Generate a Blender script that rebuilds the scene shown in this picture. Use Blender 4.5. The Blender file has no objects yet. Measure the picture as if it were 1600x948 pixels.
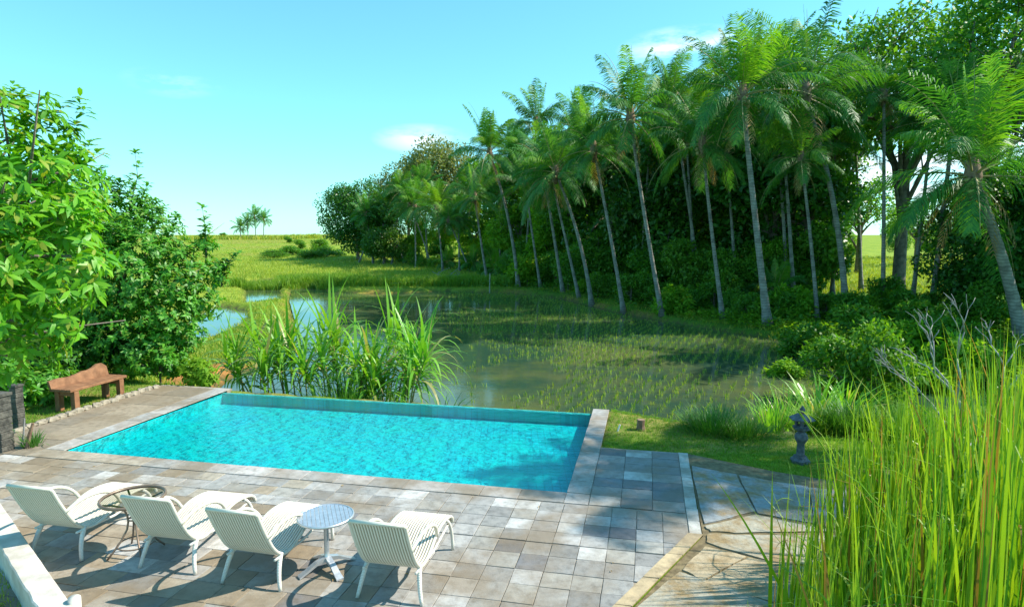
import bpy, math, random
import numpy as np
from mathutils import Vector

# ------------------------------------------------------------------ camera, sky, sun, exposure
scn = bpy.context.scene
col = scn.collection
CAM_H, FOC, HOR = 3.5, 1000.0, 366.0
TH = math.atan((474 - HOR) / FOC)
cd = bpy.data.cameras.new('camera'); cam = bpy.data.objects.new('camera', cd); col.objects.link(cam)
cam.location = (0, 0, CAM_H); cam.rotation_euler = (math.pi / 2 - TH, 0, 0)
cd.sensor_width = 36; cd.lens = FOC / 1600 * 36; cd.clip_start = 0.1; cd.clip_end = 5000
scn.camera = cam

SUN_EL, SUN_AZ = 43.0, 5.0          # azimuth measured from +X towards +Y
sdir = Vector((math.cos(math.radians(SUN_EL)) * math.cos(math.radians(SUN_AZ)),
               math.cos(math.radians(SUN_EL)) * math.sin(math.radians(SUN_AZ)), math.sin(math.radians(SUN_EL))))
w = bpy.data.worlds.new("World"); scn.world = w; w.use_nodes = True
nt = w.node_tree; nt.nodes.clear()
out = nt.nodes.new('ShaderNodeOutputWorld'); bg = nt.nodes.new('ShaderNodeBackground')
sky = nt.nodes.new('ShaderNodeTexSky'); sky.sky_type = 'NISHITA'; sky.sun_disc = False
sky.sun_elevation = math.radians(SUN_EL); sky.sun_rotation = math.radians(90 - SUN_AZ)
sky.air_density = 1.0; sky.dust_density = 0.15; sky.ozone_density = 1.4
grade = nt.nodes.new('ShaderNodeMix'); grade.data_type = 'RGBA'; grade.blend_type = 'MULTIPLY'
grade.inputs['Factor'].default_value = 1.0; grade.inputs['B'].default_value = (0.66, 1.42, 1.48, 1)
gm = nt.nodes.new('ShaderNodeGamma'); gm.inputs[1].default_value = .80
nt.links.new(sky.outputs[0], gm.inputs[0]); nt.links.new(gm.outputs[0], grade.inputs['A'])
# thin clouds: noise kept to a few patches of the sky
tc = nt.nodes.new('ShaderNodeTexCoord')
mp = nt.nodes.new('ShaderNodeMapping'); mp.inputs['Scale'].default_value = (5, 5, 16)
nz = nt.nodes.new('ShaderNodeTexNoise'); nz.inputs['Scale'].default_value = 2.2; nz.inputs['Detail'].default_value = 8
nz.inputs['Roughness'].default_value = 0.6
nt.links.new(tc.outputs['Generated'], mp.inputs[0]); nt.links.new(mp.outputs[0], nz.inputs[0])
def cloud_dir(px, py):
    u = (px - 800) / FOC; v = (474 - py) / FOC
    d = Vector((u, math.cos(TH) + v * math.sin(TH), v * math.cos(TH) - math.sin(TH))); return d.normalized()
acc = None
for px, py, sh, gain in ((1070, 75, 0.075, 1.0), (660, 218, 0.06, .75), (270, 130, .05, .3), (1420, 260, 0.22, 1.1), (1180, 95, .08, .6)):
    sub = nt.nodes.new('ShaderNodeVectorMath'); sub.operation = 'SUBTRACT'; sub.inputs[1].default_value = cloud_dir(px, py)
    mul = nt.nodes.new('ShaderNodeVectorMath'); mul.operation = 'MULTIPLY'; mul.inputs[1].default_value = (1, 1, 3.2 if sh < .2 else 1.5)
    ln = nt.nodes.new('ShaderNodeVectorMath'); ln.operation = 'LENGTH'
    mr = nt.nodes.new('ShaderNodeMapRange'); mr.inputs['From Min'].default_value = 0; mr.inputs['From Max'].default_value = sh * 1.3
    mr.inputs['To Min'].default_value = gain; mr.inputs['To Max'].default_value = 0
    nt.links.new(tc.outputs['Generated'], sub.inputs[0]); nt.links.new(sub.outputs[0], mul.inputs[0])
    nt.links.new(mul.outputs[0], ln.inputs[0]); nt.links.new(ln.outputs['Value'], mr.inputs['Value'])
    if acc is None: acc = mr.outputs[0]
    else:
        ad = nt.nodes.new('ShaderNodeMath'); ad.operation = 'ADD'
        nt.links.new(acc, ad.inputs[0]); nt.links.new(mr.outputs[0], ad.inputs[1]); acc = ad.outputs[0]
mm = nt.nodes.new('ShaderNodeMapRange'); mm.inputs['From Min'].default_value = .42; mm.inputs['From Max'].default_value = .62
nt.links.new(nz.outputs['Fac'], mm.inputs['Value'])
pm = nt.nodes.new('ShaderNodeMath'); pm.operation = 'MULTIPLY'; pm.use_clamp = True
nt.links.new(acc, pm.inputs[0]); nt.links.new(mm.outputs[0], pm.inputs[1])
cm = nt.nodes.new('ShaderNodeMix'); cm.data_type = 'RGBA'; cm.inputs['B'].default_value = (6.6, 6.9, 7.2, 1)
nt.links.new(pm.outputs[0], cm.inputs['Factor']); nt.links.new(grade.outputs['Result'], cm.inputs['A'])
nt.links.new(cm.outputs['Result'], bg.inputs['Color']); bg.inputs['Strength'].default_value = 0.15
nt.links.new(bg.outputs[0], out.inputs[0])

sl = bpy.data.lights.new('sun', 'SUN'); sl.energy = 5.0; sl.angle = math.radians(0.5); sl.color = (1.0, 0.93, 0.80)
so = bpy.data.objects.new('sun', sl); col.objects.link(so); so.rotation_euler = sdir.to_track_quat('Z', 'Y').to_euler()
scn.view_settings.view_transform = 'Standard'; scn.view_settings.look = 'None'
scn.view_settings.exposure = 0.70; scn.view_settings.gamma = 1
scn.render.engine = 'CYCLES'
scn.cycles.use_denoising = True
scn.cycles.max_bounces = 8; scn.cycles.transparent_max_bounces = 12
scn.cycles.diffuse_bounces = 3; scn.cycles.glossy_bounces = 3; scn.cycles.transmission_bounces = 4
scn.cycles.caustics_reflective = False; scn.cycles.caustics_refractive = False

R = random.Random(7); NR = np.random.default_rng(11)
rad = math.radians

# ------------------------------------------------------------------ where things stand
def ray(px, py):
    u = (px - 800) / FOC; v = (474 - py) / FOC
    return u, math.cos(TH) + v * math.sin(TH), v * math.cos(TH) - math.sin(TH)
def gp(px, py, z=0.0):
    x, y, zz = ray(px, py); t = (z - CAM_H) / zz
    return Vector((x * t, y * t, z))
def at(px, py, Y):
    x, y, zz = ray(px, py); t = Y / y
    return Vector((x * t, Y, CAM_H + zz * t))
PA = rad(-12); EX = Vector((math.cos(PA), math.sin(PA), 0)); EY = Vector((-EX.y, EX.x, 0)); P0 = Vector((-7.312, 10.129, 0))
def st(s, t, z=0.0):
    p = P0 + EX * s + EY * t; return Vector((p.x, p.y, z))

# ------------------------------------------------------------------ mesh helpers
class MB:
    def __init__(self): self.v = []; self.f = []; self.c = []
    def add(self, vs, fs, c=None):
        n = len(self.v); self.v.extend([tuple(p) for p in vs]); self.f.extend([tuple(i + n for i in f) for f in fs])
        if c is not None: self.c.extend([c] * len(vs))
        return self
    def box(self, cx, cy, cz, sx, sy, sz, rz=0, c=None, M=None, bev=0.0):
        hx, hy, hz = sx / 2, sy / 2, sz / 2
        if bev > 0:
            b = bev; vs = []
            for z, i in ((-hz, b), (-hz + b, 0), (hz - b, 0), (hz, b)):
                vs += [(-hx + i, -hy + i, z), (hx - i, -hy + i, z), (hx - i, hy - i, z), (-hx + i, hy - i, z)]
            fs = [(3, 2, 1, 0), (12, 13, 14, 15)]
            for k in range(3):
                for j in range(4):
                    a = k * 4 + j; b2 = k * 4 + (j + 1) % 4; fs.append((a, b2, b2 + 4, a + 4))
        else:
            vs = [(-hx, -hy, -hz), (hx, -hy, -hz), (hx, hy, -hz), (-hx, hy, -hz), (-hx, -hy, hz), (hx, -hy, hz), (hx, hy, hz), (-hx, hy, hz)]
            fs = [(3, 2, 1, 0), (4, 5, 6, 7), (0, 1, 5, 4), (1, 2, 6, 5), (2, 3, 7, 6), (3, 0, 4, 7)]
        ca, sa = math.cos(rz), math.sin(rz)
        vs = [(cx + x * ca - y * sa, cy + x * sa + y * ca, cz + z) for x, y, z in vs]
        return self.add(vs, fs, c)
    def tube(self, pts, rr, n=8, cap=True, c=None, flat=1.0):
        pts = [Vector(p) for p in pts]; m = len(pts)
        if not hasattr(rr, '__len__'): rr = [rr] * m
        vs = []; up = None
        for i, p in enumerate(pts):
            d = (pts[min(i + 1, m - 1)] - pts[max(i - 1, 0)])
            d = d.normalized() if d.length > 1e-9 else Vector((0, 0, 1))
            if up is None:
                up = Vector((1, 0, 0)) if abs(d.x) < .8 else Vector((0, 1, 0))
            a = (up - d * up.dot(d)).normalized(); b = d.cross(a); up = a
            for k in range(n):
                t = 2 * math.pi * k / n
                vs.append(p + a * (rr[i] * math.cos(t)) + b * (rr[i] * flat * math.sin(t)))
        fs = []
        for i in range(m - 1):
            for k in range(n):
                k2 = (k + 1) % n; fs.append((i * n + k, i * n + k2, (i + 1) * n + k2, (i + 1) * n + k))
        if cap: fs.append(tuple(range(n - 1, -1, -1))); fs.append(tuple((m - 1) * n + k for k in range(n)))
        return self.add(vs, fs, c)
    def lathe(self, prof, n=20, cx=0, cy=0, rot=0, c=None):
        vs = []; fs = []
        for r, z in prof:
            for k in range(n):
                t = rot + 2 * math.pi * k / n; vs.append((cx + r * math.cos(t), cy + r * math.sin(t), z))
        m = len(prof)
        for i in range(m - 1):
            for k in range(n):
                k2 = (k + 1) % n; fs.append((i * n + k, i * n + k2, (i + 1) * n + k2, (i + 1) * n + k))
        fs.append(tuple(range(n - 1, -1, -1))); fs.append(tuple((m - 1) * n + k for k in range(n)))
        return self.add(vs, fs, c)
    def blade(self, base, dirv, L, wd, droop, n=6, side=None, c=None, fold=0.0):
        p = Vector(base); d = Vector(dirv).normalized(); vs = []
        s = side or d.cross(Vector((0, 0, 1)))
        if s.length < 1e-3: s = Vector((1, 0, 0))
        s = s.normalized()
        for i in range(n + 1):
            t = i / n; wv = wd * (min(1, .45 + t * 3)) * (1 - t ** 2.2) + wd * .03
            nn = s.cross(d).normalized()
            vs += [p - s * wv / 2 + nn * fold * wv, p + s * wv / 2 + nn * fold * wv]
            p = p + d * (L / n); d = (d + Vector((0, 0, -droop / n * (0.4 + 1.6 * t)))).normalized()
        fs = [(2 * i, 2 * i + 1, 2 * i + 3, 2 * i + 2) for i in range(n)]
        return self.add(vs, fs, c)
    def mesh(self, name, smooth=False):
        me = bpy.data.meshes.new(name); me.from_pydata(self.v, [], self.f); me.update()
        if self.c and len(self.c) == len(self.v):
            ca = me.color_attributes.new('tint', 'FLOAT_COLOR', 'POINT')
            ca.data.foreach_set('color', np.array([(*c[:3], 1) for c in self.c], dtype=np.float32).ravel())
        if smooth: me.polygons.foreach_set('use_smooth', [True] * len(me.polygons))
        return me

def npmesh(name, V, F, C=None, smooth=False):
    V = np.asarray(V, dtype=np.float32); F = np.asarray(F, dtype=np.int32); k = F.shape[1]
    me = bpy.data.meshes.new(name); me.vertices.add(len(V)); me.vertices.foreach_set('co', V.ravel())
    me.loops.add(F.size); me.loops.foreach_set('vertex_index', F.ravel())
    me.polygons.add(len(F)); me.polygons.foreach_set('loop_start', np.arange(0, F.size, k, dtype=np.int32))
    me.update(calc_edges=True); me.validate()
    if C is not None:
        ca = me.color_attributes.new('tint', 'FLOAT_COLOR', 'POINT')
        ca.data.foreach_set('color', np.c_[C, np.ones(len(V))].astype(np.float32).ravel())
    if smooth: me.polygons.foreach_set('use_smooth', [True] * len(F))
    return me

def props(o, label=None, cat=None, group=None, kind=None):
    for k, v in (('label', label), ('category', cat), ('group', group), ('kind', kind)):
        if v: o[k] = v
    return o
def obj(name, me, m=None, parent=None, **kw):
    if isinstance(me, MB): me = me.mesh(name, kw.pop('smooth', False))
    else: kw.pop('smooth', None)
    o = bpy.data.objects.new(name, me); col.objects.link(o)
    if m is not None and len(me.materials) == 0: me.materials.append(m)
    if parent is not None: o.parent = parent
    return props(o, **kw)
def empty(name, loc, rz=0.0, **kw):
    o = bpy.data.objects.new(name, None); col.objects.link(o); o.location = loc; o.rotation_euler = (0, 0, rz)
    o.empty_display_size = .2
    return props(o, **kw)
def copy_thing(o, loc=None, rz=None, label=None):
    def cp(a, par):
        b = a.copy(); col.objects.link(b); b.parent = par
        for ch in kids.get(a, []): cp(ch, b)
        return b
    kids = {}
    def walk(a):
        kids[a] = [x for x in bpy.data.objects if x.parent == a]
        for x in kids[a]: walk(x)
    walk(o)
    r = cp(o, None)
    if loc is not None: r.location = loc
    if rz is not None: r.rotation_euler = (0, 0, rz)
    if label: r['label'] = label
    return r

# ------------------------------------------------------------------ materials
def newmat(name):
    m = bpy.data.materials.new(name); m.use_nodes = True; nt = m.node_tree
    b = nt.nodes['Principled BSDF']; o = nt.nodes['Material Output']; return m, nt, b, o
def N(nt, t, **kw):
    n = nt.nodes.new(t)
    for k, v in kw.items():
        if k in n.inputs: n.inputs[k].default_value = v
        else: setattr(n, k, v)
    return n
def coords(nt, kind='Object'): return nt.nodes.new('ShaderNodeTexCoord').outputs[kind]
def noise(nt, vec, scale, detail=4, rough=.55):
    n = N(nt, 'ShaderNodeTexNoise', Scale=scale, Detail=detail, Roughness=rough); nt.links.new(vec, n.inputs['Vector']); return n.outputs['Fac']
def ramp(nt, fac, stops):
    r = nt.nodes.new('ShaderNodeValToRGB'); nt.links.new(fac, r.inputs[0]); el = r.color_ramp.elements
    while len(el) < len(stops): el.new(.5)
    for e, (p, c) in zip(el, stops): e.position = p; e.color = (*c[:3], 1)
    return r.outputs[0]
def mix(nt, fac, a, b, mode='MIX'):
    n = nt.nodes.new('ShaderNodeMix'); n.data_type = 'RGBA'; n.blend_type = mode
    for s, v in (('Factor', fac), ('A', a), ('B', b)):
        i = n.inputs[s]
        if hasattr(v, 'is_output'): nt.links.new(v, i)
        else: i.default_value = v if s == 'Factor' else (*v[:3], 1)
    return n.outputs['Result']
def bump(nt, h, b, st_=.3, dist=.02):
    n = N(nt, 'ShaderNodeBump', Strength=st_, Distance=dist); nt.links.new(h, n.inputs['Height']); nt.links.new(n.outputs[0], b.inputs['Normal']); return n
def leafmat(name, c1, c2, trans=.35, rough=.45, tcol=None, spec=.4, c3=None):
    m, nt, b, o = newmat(name)
    g = nt.nodes.new('ShaderNodeNewGeometry'); oi = nt.nodes.new('ShaderNodeObjectInfo')
    c = mix(nt, g.outputs['Random Per Island'], c1, c2)
    if c3:
        gt = N(nt, 'ShaderNodeMath', operation='GREATER_THAN'); gt.inputs[1].default_value = .9
        fr = N(nt, 'ShaderNodeMath', operation='MULTIPLY'); fr.inputs[1].default_value = 7.31
        fc = N(nt, 'ShaderNodeMath', operation='FRACT'); nt.links.new(g.outputs['Random Per Island'], fr.inputs[0])
        nt.links.new(fr.outputs[0], fc.inputs[0]); nt.links.new(fc.outputs[0], gt.inputs[0])
        c = mix(nt, gt.outputs[0], c, c3)
    hs = N(nt, 'ShaderNodeHueSaturation'); nt.links.new(c, hs.inputs['Color'])
    mr = N(nt, 'ShaderNodeMapRange'); mr.inputs['To Min'].default_value = .492; mr.inputs['To Max'].default_value = .508
    nt.links.new(oi.outputs['Random'], mr.inputs['Value']); nt.links.new(mr.outputs[0], hs.inputs['Hue'])
    nv = noise(nt, coords(nt), 1.3, 2); mv = N(nt, 'ShaderNodeMapRange'); mv.inputs['To Min'].default_value = .65; mv.inputs['To Max'].default_value = 1.35
    nt.links.new(nv, mv.inputs['Value']); nt.links.new(mv.outputs[0], hs.inputs['Value'])
    nt.links.new(hs.outputs[0], b.inputs['Base Color']); b.inputs['Roughness'].default_value = rough; b.inputs['Specular IOR Level'].default_value = spec
    t = nt.nodes.new('ShaderNodeBsdfTranslucent'); tm = mix(nt, 1.0, hs.outputs[0], tcol or (1.6, 1.5, .4), 'MULTIPLY'); nt.links.new(tm, t.inputs[0])
    ms = N(nt, 'ShaderNodeMixShader'); ms.inputs[0].default_value = trans
    nt.links.new(b.outputs[0], ms.inputs[1]); nt.links.new(t.outputs[0], ms.inputs[2]); nt.links.new(ms.outputs[0], o.inputs[0]); return m
def plain(name, c1, c2, scale=8, rough=.7, bst=.3, bscale=40, metal=0, bd=.01, spec=.5):
    m, nt, b, o = newmat(name); tcx = coords(nt)
    n = noise(nt, tcx, scale, 6); nt.links.new(mix(nt, ramp(nt, n, [(.35, (0, 0, 0)), (.68, (1, 1, 1))]), c1, c2), b.inputs['Base Color'])
    b.inputs['Roughness'].default_value = rough; b.inputs['Metallic'].default_value = metal; b.inputs['Specular IOR Level'].default_value = spec
    if bst: bump(nt, noise(nt, tcx, bscale, 5), b, bst, bd)
    return m

M = {}
M['leaf_mango'] = leafmat('leaf_mango', (.07, .30, .012), (.19, .46, .02), .42, .42, (1.3, 1.3, .4), .45, c3=(.28, .36, .04))
M['leaf_citrus'] = leafmat('leaf_citrus', (.05, .21, .015), (.13, .38, .03), .36, .45, None, .45, c3=(.18, .32, .04))
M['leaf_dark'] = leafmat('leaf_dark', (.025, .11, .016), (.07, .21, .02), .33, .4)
M['leaf_mid'] = leafmat('leaf_mid', (.05, .19, .015), (.15, .33, .025), .40, .5)
M['leaf_lime'] = leafmat('leaf_lime', (.10, .28, .015), (.22, .40, .03), .45, .6, None, .2)
M['leaf_pale'] = leafmat('leaf_pale', (.12, .20, .05), (.26, .28, .10), .3, .6)
M['palm'] = leafmat('palm_leaflets', (.035, .16, .035), (.10, .28, .045), .35, .5, (1.5, 1.4, .35), .3)
M['palm_young'] = leafmat('young_palm_leaflets', (.08, .27, .02), (.20, .38, .04), .42, .5, (1.5, 1.4, .35), .3)
M['palm_dry'] = leafmat('palm_dry_leaflets', (.30, .19, .08), (.42, .30, .14), .3, .8)
M['cane'] = leafmat('cane_leaves', (.12, .34, .025), (.26, .50, .05), .38, .4, None, .5, c3=(.42, .38, .16))
M['reed'] = leafmat('reed_blades', (.09, .24, .012), (.32, .44, .02), .35, .45, None, .5, c3=(.30, .17, .05))
M['grass'] = leafmat('grass_blades', (.09, .24, .015), (.22, .36, .03), .35, .6)
M['grass_dry'] = leafmat('field_grass_blades', (.17, .31, .025), (.42, .42, .07), .35, .7)
M['rice'] = leafmat('rice_blades', (.08, .25, .025), (.30, .40, .06), .35, .6)
M['lily'] = leafmat('lily_blades', (.035, .15, .02), (.10, .26, .03), .3, .5)
M['bark_palm'] = plain('palm_bark', (.15, .135, .12), (.32, .30, .265), 3, .9, .6, 20, bd=.03)
_m = M['bark_palm']; _nt = _m.node_tree; _b = _nt.nodes['Principled BSDF']; _w = N(_nt, 'ShaderNodeTexWave', Scale=2.3, Distortion=6.0, Detail=3, bands_direction='Z')
_nt.links.new(coords(_nt), _w.inputs['Vector']); _old = _b.inputs['Base Color'].links[0].from_socket
_nt.links.new(mix(_nt, 1.0, _old, ramp(_nt, _w.outputs['Fac'], [(.0, (.72, .70, .67)), (.3, (1, 1, 1)), (1, (1.1, 1.1, 1.1))]), 'MULTIPLY'), _b.inputs['Base Color'])
M['bark'] = plain('tree_bark', (.10, .08, .06), (.24, .20, .16), 4, .9, .7, 18, bd=.03)
M['bark_pale'] = plain('pale_bark', (.22, .21, .20), (.38, .36, .34), 5, .8, .4, 25, bd=.02)
M['cane_stalk'] = plain('cane_stalk', (.20, .22, .06), (.38, .30, .14), 6, .6, .3, 30)
M['wicker'] = None
# wicker
m, nt, b, o = newmat('cream_wicker'); tcx = coords(nt)
n = noise(nt, tcx, 14, 4); nt.links.new(mix(nt, n, (.76, .73, .64), (.64, .60, .50)), b.inputs['Base Color']); b.inputs['Roughness'].default_value = .5
wv = N(nt, 'ShaderNodeTexWave', Scale=42, Distortion=0, bands_direction='Y'); nt.links.new(tcx, wv.inputs['Vector']); bump(nt, wv.outputs['Fac'], b, .6, .004)
M['wicker'] = m
m2 = m.copy(); m2.name = 'woven_strands'; vcn = m2.node_tree.nodes.new('ShaderNodeVertexColor'); vcn.layer_name = 'tint'; m2.node_tree.links.new(vcn.outputs[0], m2.node_tree.nodes['Principled BSDF'].inputs['Base Color']); M['weave'] = m2
m, nt, b, o = newmat('wrapped_leg'); tcx = coords(nt)
wv = N(nt, 'ShaderNodeTexWave', Scale=24, Distortion=1.0, bands_direction='Z'); nt.links.new(tcx, wv.inputs['Vector'])
nt.links.new(mix(nt, wv.outputs['Fac'], (.55, .52, .46), (.80, .78, .72)), b.inputs['Base Color']); b.inputs['Roughness'].default_value = .5; bump(nt, wv.outputs['Fac'], b, .6, .004)
M['leg'] = m
M['brown_metal'] = plain('brown_metal', (.18, .125, .09), (.26, .19, .14), 10, .4, .1, 60, .3)
M['alu'] = plain('brushed_aluminium', (.55, .57, .60), (.68, .70, .73), 20, .38, .1, 80, .7)
m, nt, b, o = newmat('table_glass'); tr = N(nt, 'ShaderNodeBsdfTransparent'); tr.inputs[0].default_value = (.72, .70, .66, 1)
gl = N(nt, 'ShaderNodeBsdfGlossy', Roughness=.04); fr = N(nt, 'ShaderNodeFresnel', IOR=1.5); ms = N(nt, 'ShaderNodeMixShader')
nt.links.new(fr.outputs[0], ms.inputs[0]); nt.links.new(tr.outputs[0], ms.inputs[1]); nt.links.new(gl.outputs[0], ms.inputs[2]); nt.links.new(ms.outputs[0], o.inputs[0]); M['glass'] = m
M['terracotta'] = plain('weathered_red_wood', (.17, .075, .032), (.30, .14, .065), 7, .75, .5, 30)
M['stone_dark'] = plain('dark_mossy_stone', (.035, .035, .03), (.13, .12, .10), 9, .9, .8, 25, bd=.03)
M['lantern'] = plain('lantern_stone', (.05, .055, .065), (.16, .17, .19), 14, .85, .6, 40)
M['plaster'] = plain('white_plaster', (.46, .42, .36), (.66, .63, .58), 5, .85, .3, 40)
M['rubble'] = plain('edging_stone', (.20, .17, .13), (.42, .36, .27), 6, .9, .7, 20)
M['wood_old'] = plain('old_stump_wood', (.14, .08, .05), (.30, .20, .13), 8, .9, .7, 25)
M['white_paint'] = plain('white_paint', (.75, .75, .73), (.82, .82, .80), 8, .6, 0)

# slabs: each carries its own stone colour; stains and pits on top
m, nt, b, o = newmat('paving_stone'); tcx = coords(nt)
vc = N(nt, 'ShaderNodeVertexColor', layer_name='tint')
n1 = noise(nt, tcx, 1.1, 6, .6); n2 = noise(nt, tcx, 9, 8, .7)
c = mix(nt, ramp(nt, n2, [(.3, (.72, .70, .67)), (.7, (1.12, 1.12, 1.1))]), (0, 0, 0), (1, 1, 1), 'MIX')
c = mix(nt, 1.0, vc.outputs[0], ramp(nt, n2, [(.30, (.60, .57, .54)), (.5, (1, 1, 1)), (.70, (1.25, 1.23, 1.2))]), 'MULTIPLY')
c = mix(nt, ramp(nt, n1, [(.42, (0, 0, 0)), (.62, (.72, .72, .72))]), c, (.21, .155, .095))
nt.links.new(c, b.inputs['Base Color'])
nt.links.new(ramp(nt, n2, [(.3, (.55,) * 3), (.7, (.85,) * 3)]), b.inputs['Roughness'])
bump(nt, noise(nt, tcx, 35, 8, .7), b, .35, .012); M['slab'] = m
M['mortar'] = plain('mortar', (.26, .22, .17), (.42, .38, .31), 12, .95, .5, 60)
M['moss_joint'] = plain('moss_joint', (.12, .09, .045), (.24, .19, .10), 12, .95, .5, 60)
m, nt, b, o = newmat('crazy_paving'); tcx = coords(nt); vc = N(nt, 'ShaderNodeVertexColor', layer_name='tint')
n1 = noise(nt, tcx, 2.6, 8, .65); n2 = noise(nt, tcx, 13, 8, .7)
c = mix(nt, ramp(nt, n1, [(.42, (0, 0, 0)), (.60, (1, 1, 1))]), vc.outputs[0], (.30, .21, .10))
c = mix(nt, 1.0, c, ramp(nt, n2, [(.3, (.65,) * 3), (.7, (1.15,) * 3)]), 'MULTIPLY'); nt.links.new(c, b.inputs['Base Color']); b.inputs['Roughness'].default_value = .85
bump(nt, n2, b, .5, .03); M['crazy'] = m
# terrain
m, nt, b, o = newmat('ground'); tcx = coords(nt); vc = N(nt, 'ShaderNodeVertexColor', layer_name='tint')
n1 = noise(nt, tcx, .35, 8, .65); n2 = noise(nt, tcx, 6, 8, .75)
c = mix(nt, 1.0, vc.outputs[0], ramp(nt, n1, [(.32, (.62, .75, .6)), (.5, (1, 1, 1)), (.68, (1.35, 1.15, 1.0))]), 'MULTIPLY')
c = mix(nt, 1.0, c, ramp(nt, n2, [(.3, (.55, .6, .5)), (.7, (1.3, 1.25, 1.15))]), 'MULTIPLY'); nt.links.new(c, b.inputs['Base Color']); b.inputs['Roughness'].default_value = .95
b.inputs['Specular IOR Level'].default_value = .1
bump(nt, n2, b, .7, .08); M['ground'] = m
# paddy water: muddy with weed patches
m, nt, b, o = newmat('paddy_water'); tcx = coords(nt)
n1 = noise(nt, tcx, .22, 8, .62); n2 = noise(nt, tcx, 2.4, 8, .7)
c = mix(nt, ramp(nt, n1, [(.40, (0, 0, 0)), (.62, (1, 1, 1))]), (.03, .07, .045), (.11, .13, .05))
c = mix(nt, ramp(nt, n2, [(.52, (0, 0, 0)), (.66, (.5,) * 3)]), c, (.10, .14, .03)); nt.links.new(c, b.inputs['Base Color'])
b.inputs['Roughness'].default_value = .03; b.inputs['IOR'].default_value = 1.33; b.inputs['Specular IOR Level'].default_value = .6
bump(nt, noise(nt, tcx, 6, 4), b, .12, .02); M['paddy'] = m
# pool water
m, nt, b, o = newmat('pool_water'); tcx = coords(nt)
tr = N(nt, 'ShaderNodeBsdfTransparent'); tr.inputs[0].default_value = (.36, .98, 1.0, 1)
gl = N(nt, 'ShaderNodeBsdfGlossy', Roughness=.02); fr = N(nt, 'ShaderNodeFresnel', IOR=1.33); ms = N(nt, 'ShaderNodeMixShader')
mpn = N(nt, 'ShaderNodeMapping'); mpn.inputs['Scale'].default_value = (1, 1.7, 1); nt.links.new(tcx, mpn.inputs[0])
bn = N(nt, 'ShaderNodeBump', Strength=.30, Distance=.045); nt.links.new(noise(nt, mpn.outputs[0], 4.5, 6, .55), bn.inputs['Height'])
nt.links.new(bn.outputs[0], gl.inputs['Normal']); nt.links.new(bn.outputs[0], fr.inputs['Normal'])
nt.links.new(fr.outputs[0], ms.inputs[0]); nt.links.new(tr.outputs[0], ms.inputs[1]); nt.links.new(gl.outputs[0], ms.inputs[2]); nt.links.new(ms.outputs[0], o.inputs[0]); M['pool_water'] = m
m, nt, b, o = newmat('pool_tiles'); tcx = coords(nt)
br = N(nt, 'ShaderNodeTexBrick', Scale=1.0); br.offset = 0; br.inputs['Brick Width'].default_value = .12; br.inputs['Row Height'].default_value = .12; br.inputs['Mortar Size'].default_value = .010
br.inputs['Color1'].default_value = (.012, .60, .70, 1); br.inputs['Color2'].default_value = (.016, .68, .76, 1); br.inputs['Mortar'].default_value = (.04, .44, .52, 1); nt.links.new(tcx, br.inputs['Vector'])
c = mix(nt, ramp(nt, noise(nt, tcx, 1.4, 6), [(.35, (.0,) * 3), (.65, (1,) * 3)]), br.outputs['Color'], (.02, .68, .64)); nt.links.new(c, b.inputs['Base Color']); b.inputs['Roughness'].default_value = .35; M['pool_tile'] = m
M['lip'] = plain('pool_lip_stone', (.16, .46, .44), (.26, .60, .56), 9, .3, .2, 30)

# ------------------------------------------------------------------ terrain
def sdf(poly, X, Y):
    P = np.array([(p[0], p[1]) for p in poly]); d = np.full(X.shape, 1e9); ins = np.zeros(X.shape, bool); n = len(P)
    for i in range(n):
        a = P[i]; b = P[(i + 1) % n]; e = b - a; wx = X - a[0]; wy = Y - a[1]
        t = np.clip((wx * e[0] + wy * e[1]) / (e @ e), 0, 1); d = np.minimum(d, np.hypot(wx - e[0] * t, wy - e[1] * t))
        c = ((a[1] > Y) != (b[1] > Y)) & (X < (b[0] - a[0]) * (Y - a[1]) / (b[1] - a[1] + 1e-12) + a[0]); ins ^= c
    return np.where(ins, -d, d)
def sm(x, a, b): t = np.clip((x - a) / (b - a), 0, 1); return t * t * (3 - 2 * t)
def vn(X, Y, s, seed=0):
    r = np.zeros(X.shape)
    for k in range(4):
        a = (seed + k) * 2.399; f = s * 1.9 ** k
        r += np.sin((X * math.cos(a) + Y * math.sin(a)) * f + k * 1.7 + seed) * np.sin((Y * math.cos(a * 1.3) - X * math.sin(a * 1.3)) * f * .83 + k * 2.9) / (k + 1)
    return r / 2.08
WL = -1.2
platform = [st(*p) for p in ((-16, -9), (-16, 4.9), (-4.2, 5.0), (-2.2, 4.5), (-.5, 4.3), (8.3, 4.12), (8.62, 4.4), (9.76, 3.95), (11.4, 3.5), (13, 3.3), (16, 3.0), (22, 2), (22, -9))]
main_px = [(345, 606), (365, 585), (410, 570), (455, 545), (462, 505), (452, 470), (456, 452), (490, 450), (530, 458), (600, 459), (700, 455), (800, 458), (880, 468), (960, 488), (1060, 505), (1150, 522), (1230, 535), (1290, 552), (1305, 575), (1290, 598), (1270, 618)]
main_poly = [gp(x, y, WL) for x, y in main_px] + [st(12.4, 5.0), st(10, 5.2), st(8.4, 5.0), st(-.3, 4.75)]
pad_a = [gp(x, y, WL) for x, y in ((384, 440), (420, 438), (438, 455), (436, 472), (385, 478))]
pad_b = [gp(x, y, WL) for x, y in ((300, 500), (340, 478), (385, 486), (380, 503), (345, 525), (300, 540))]
pad_c = [gp(x, y, WL) for x, y in ((1425, 612), (1445, 598), (1540, 598), (1560, 640), (1440, 645))]
pads = [main_poly, pad_a, pad_b, pad_c]
PTS = [np.array([(p.x, p.y) for p in q]) for q in pads]
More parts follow.
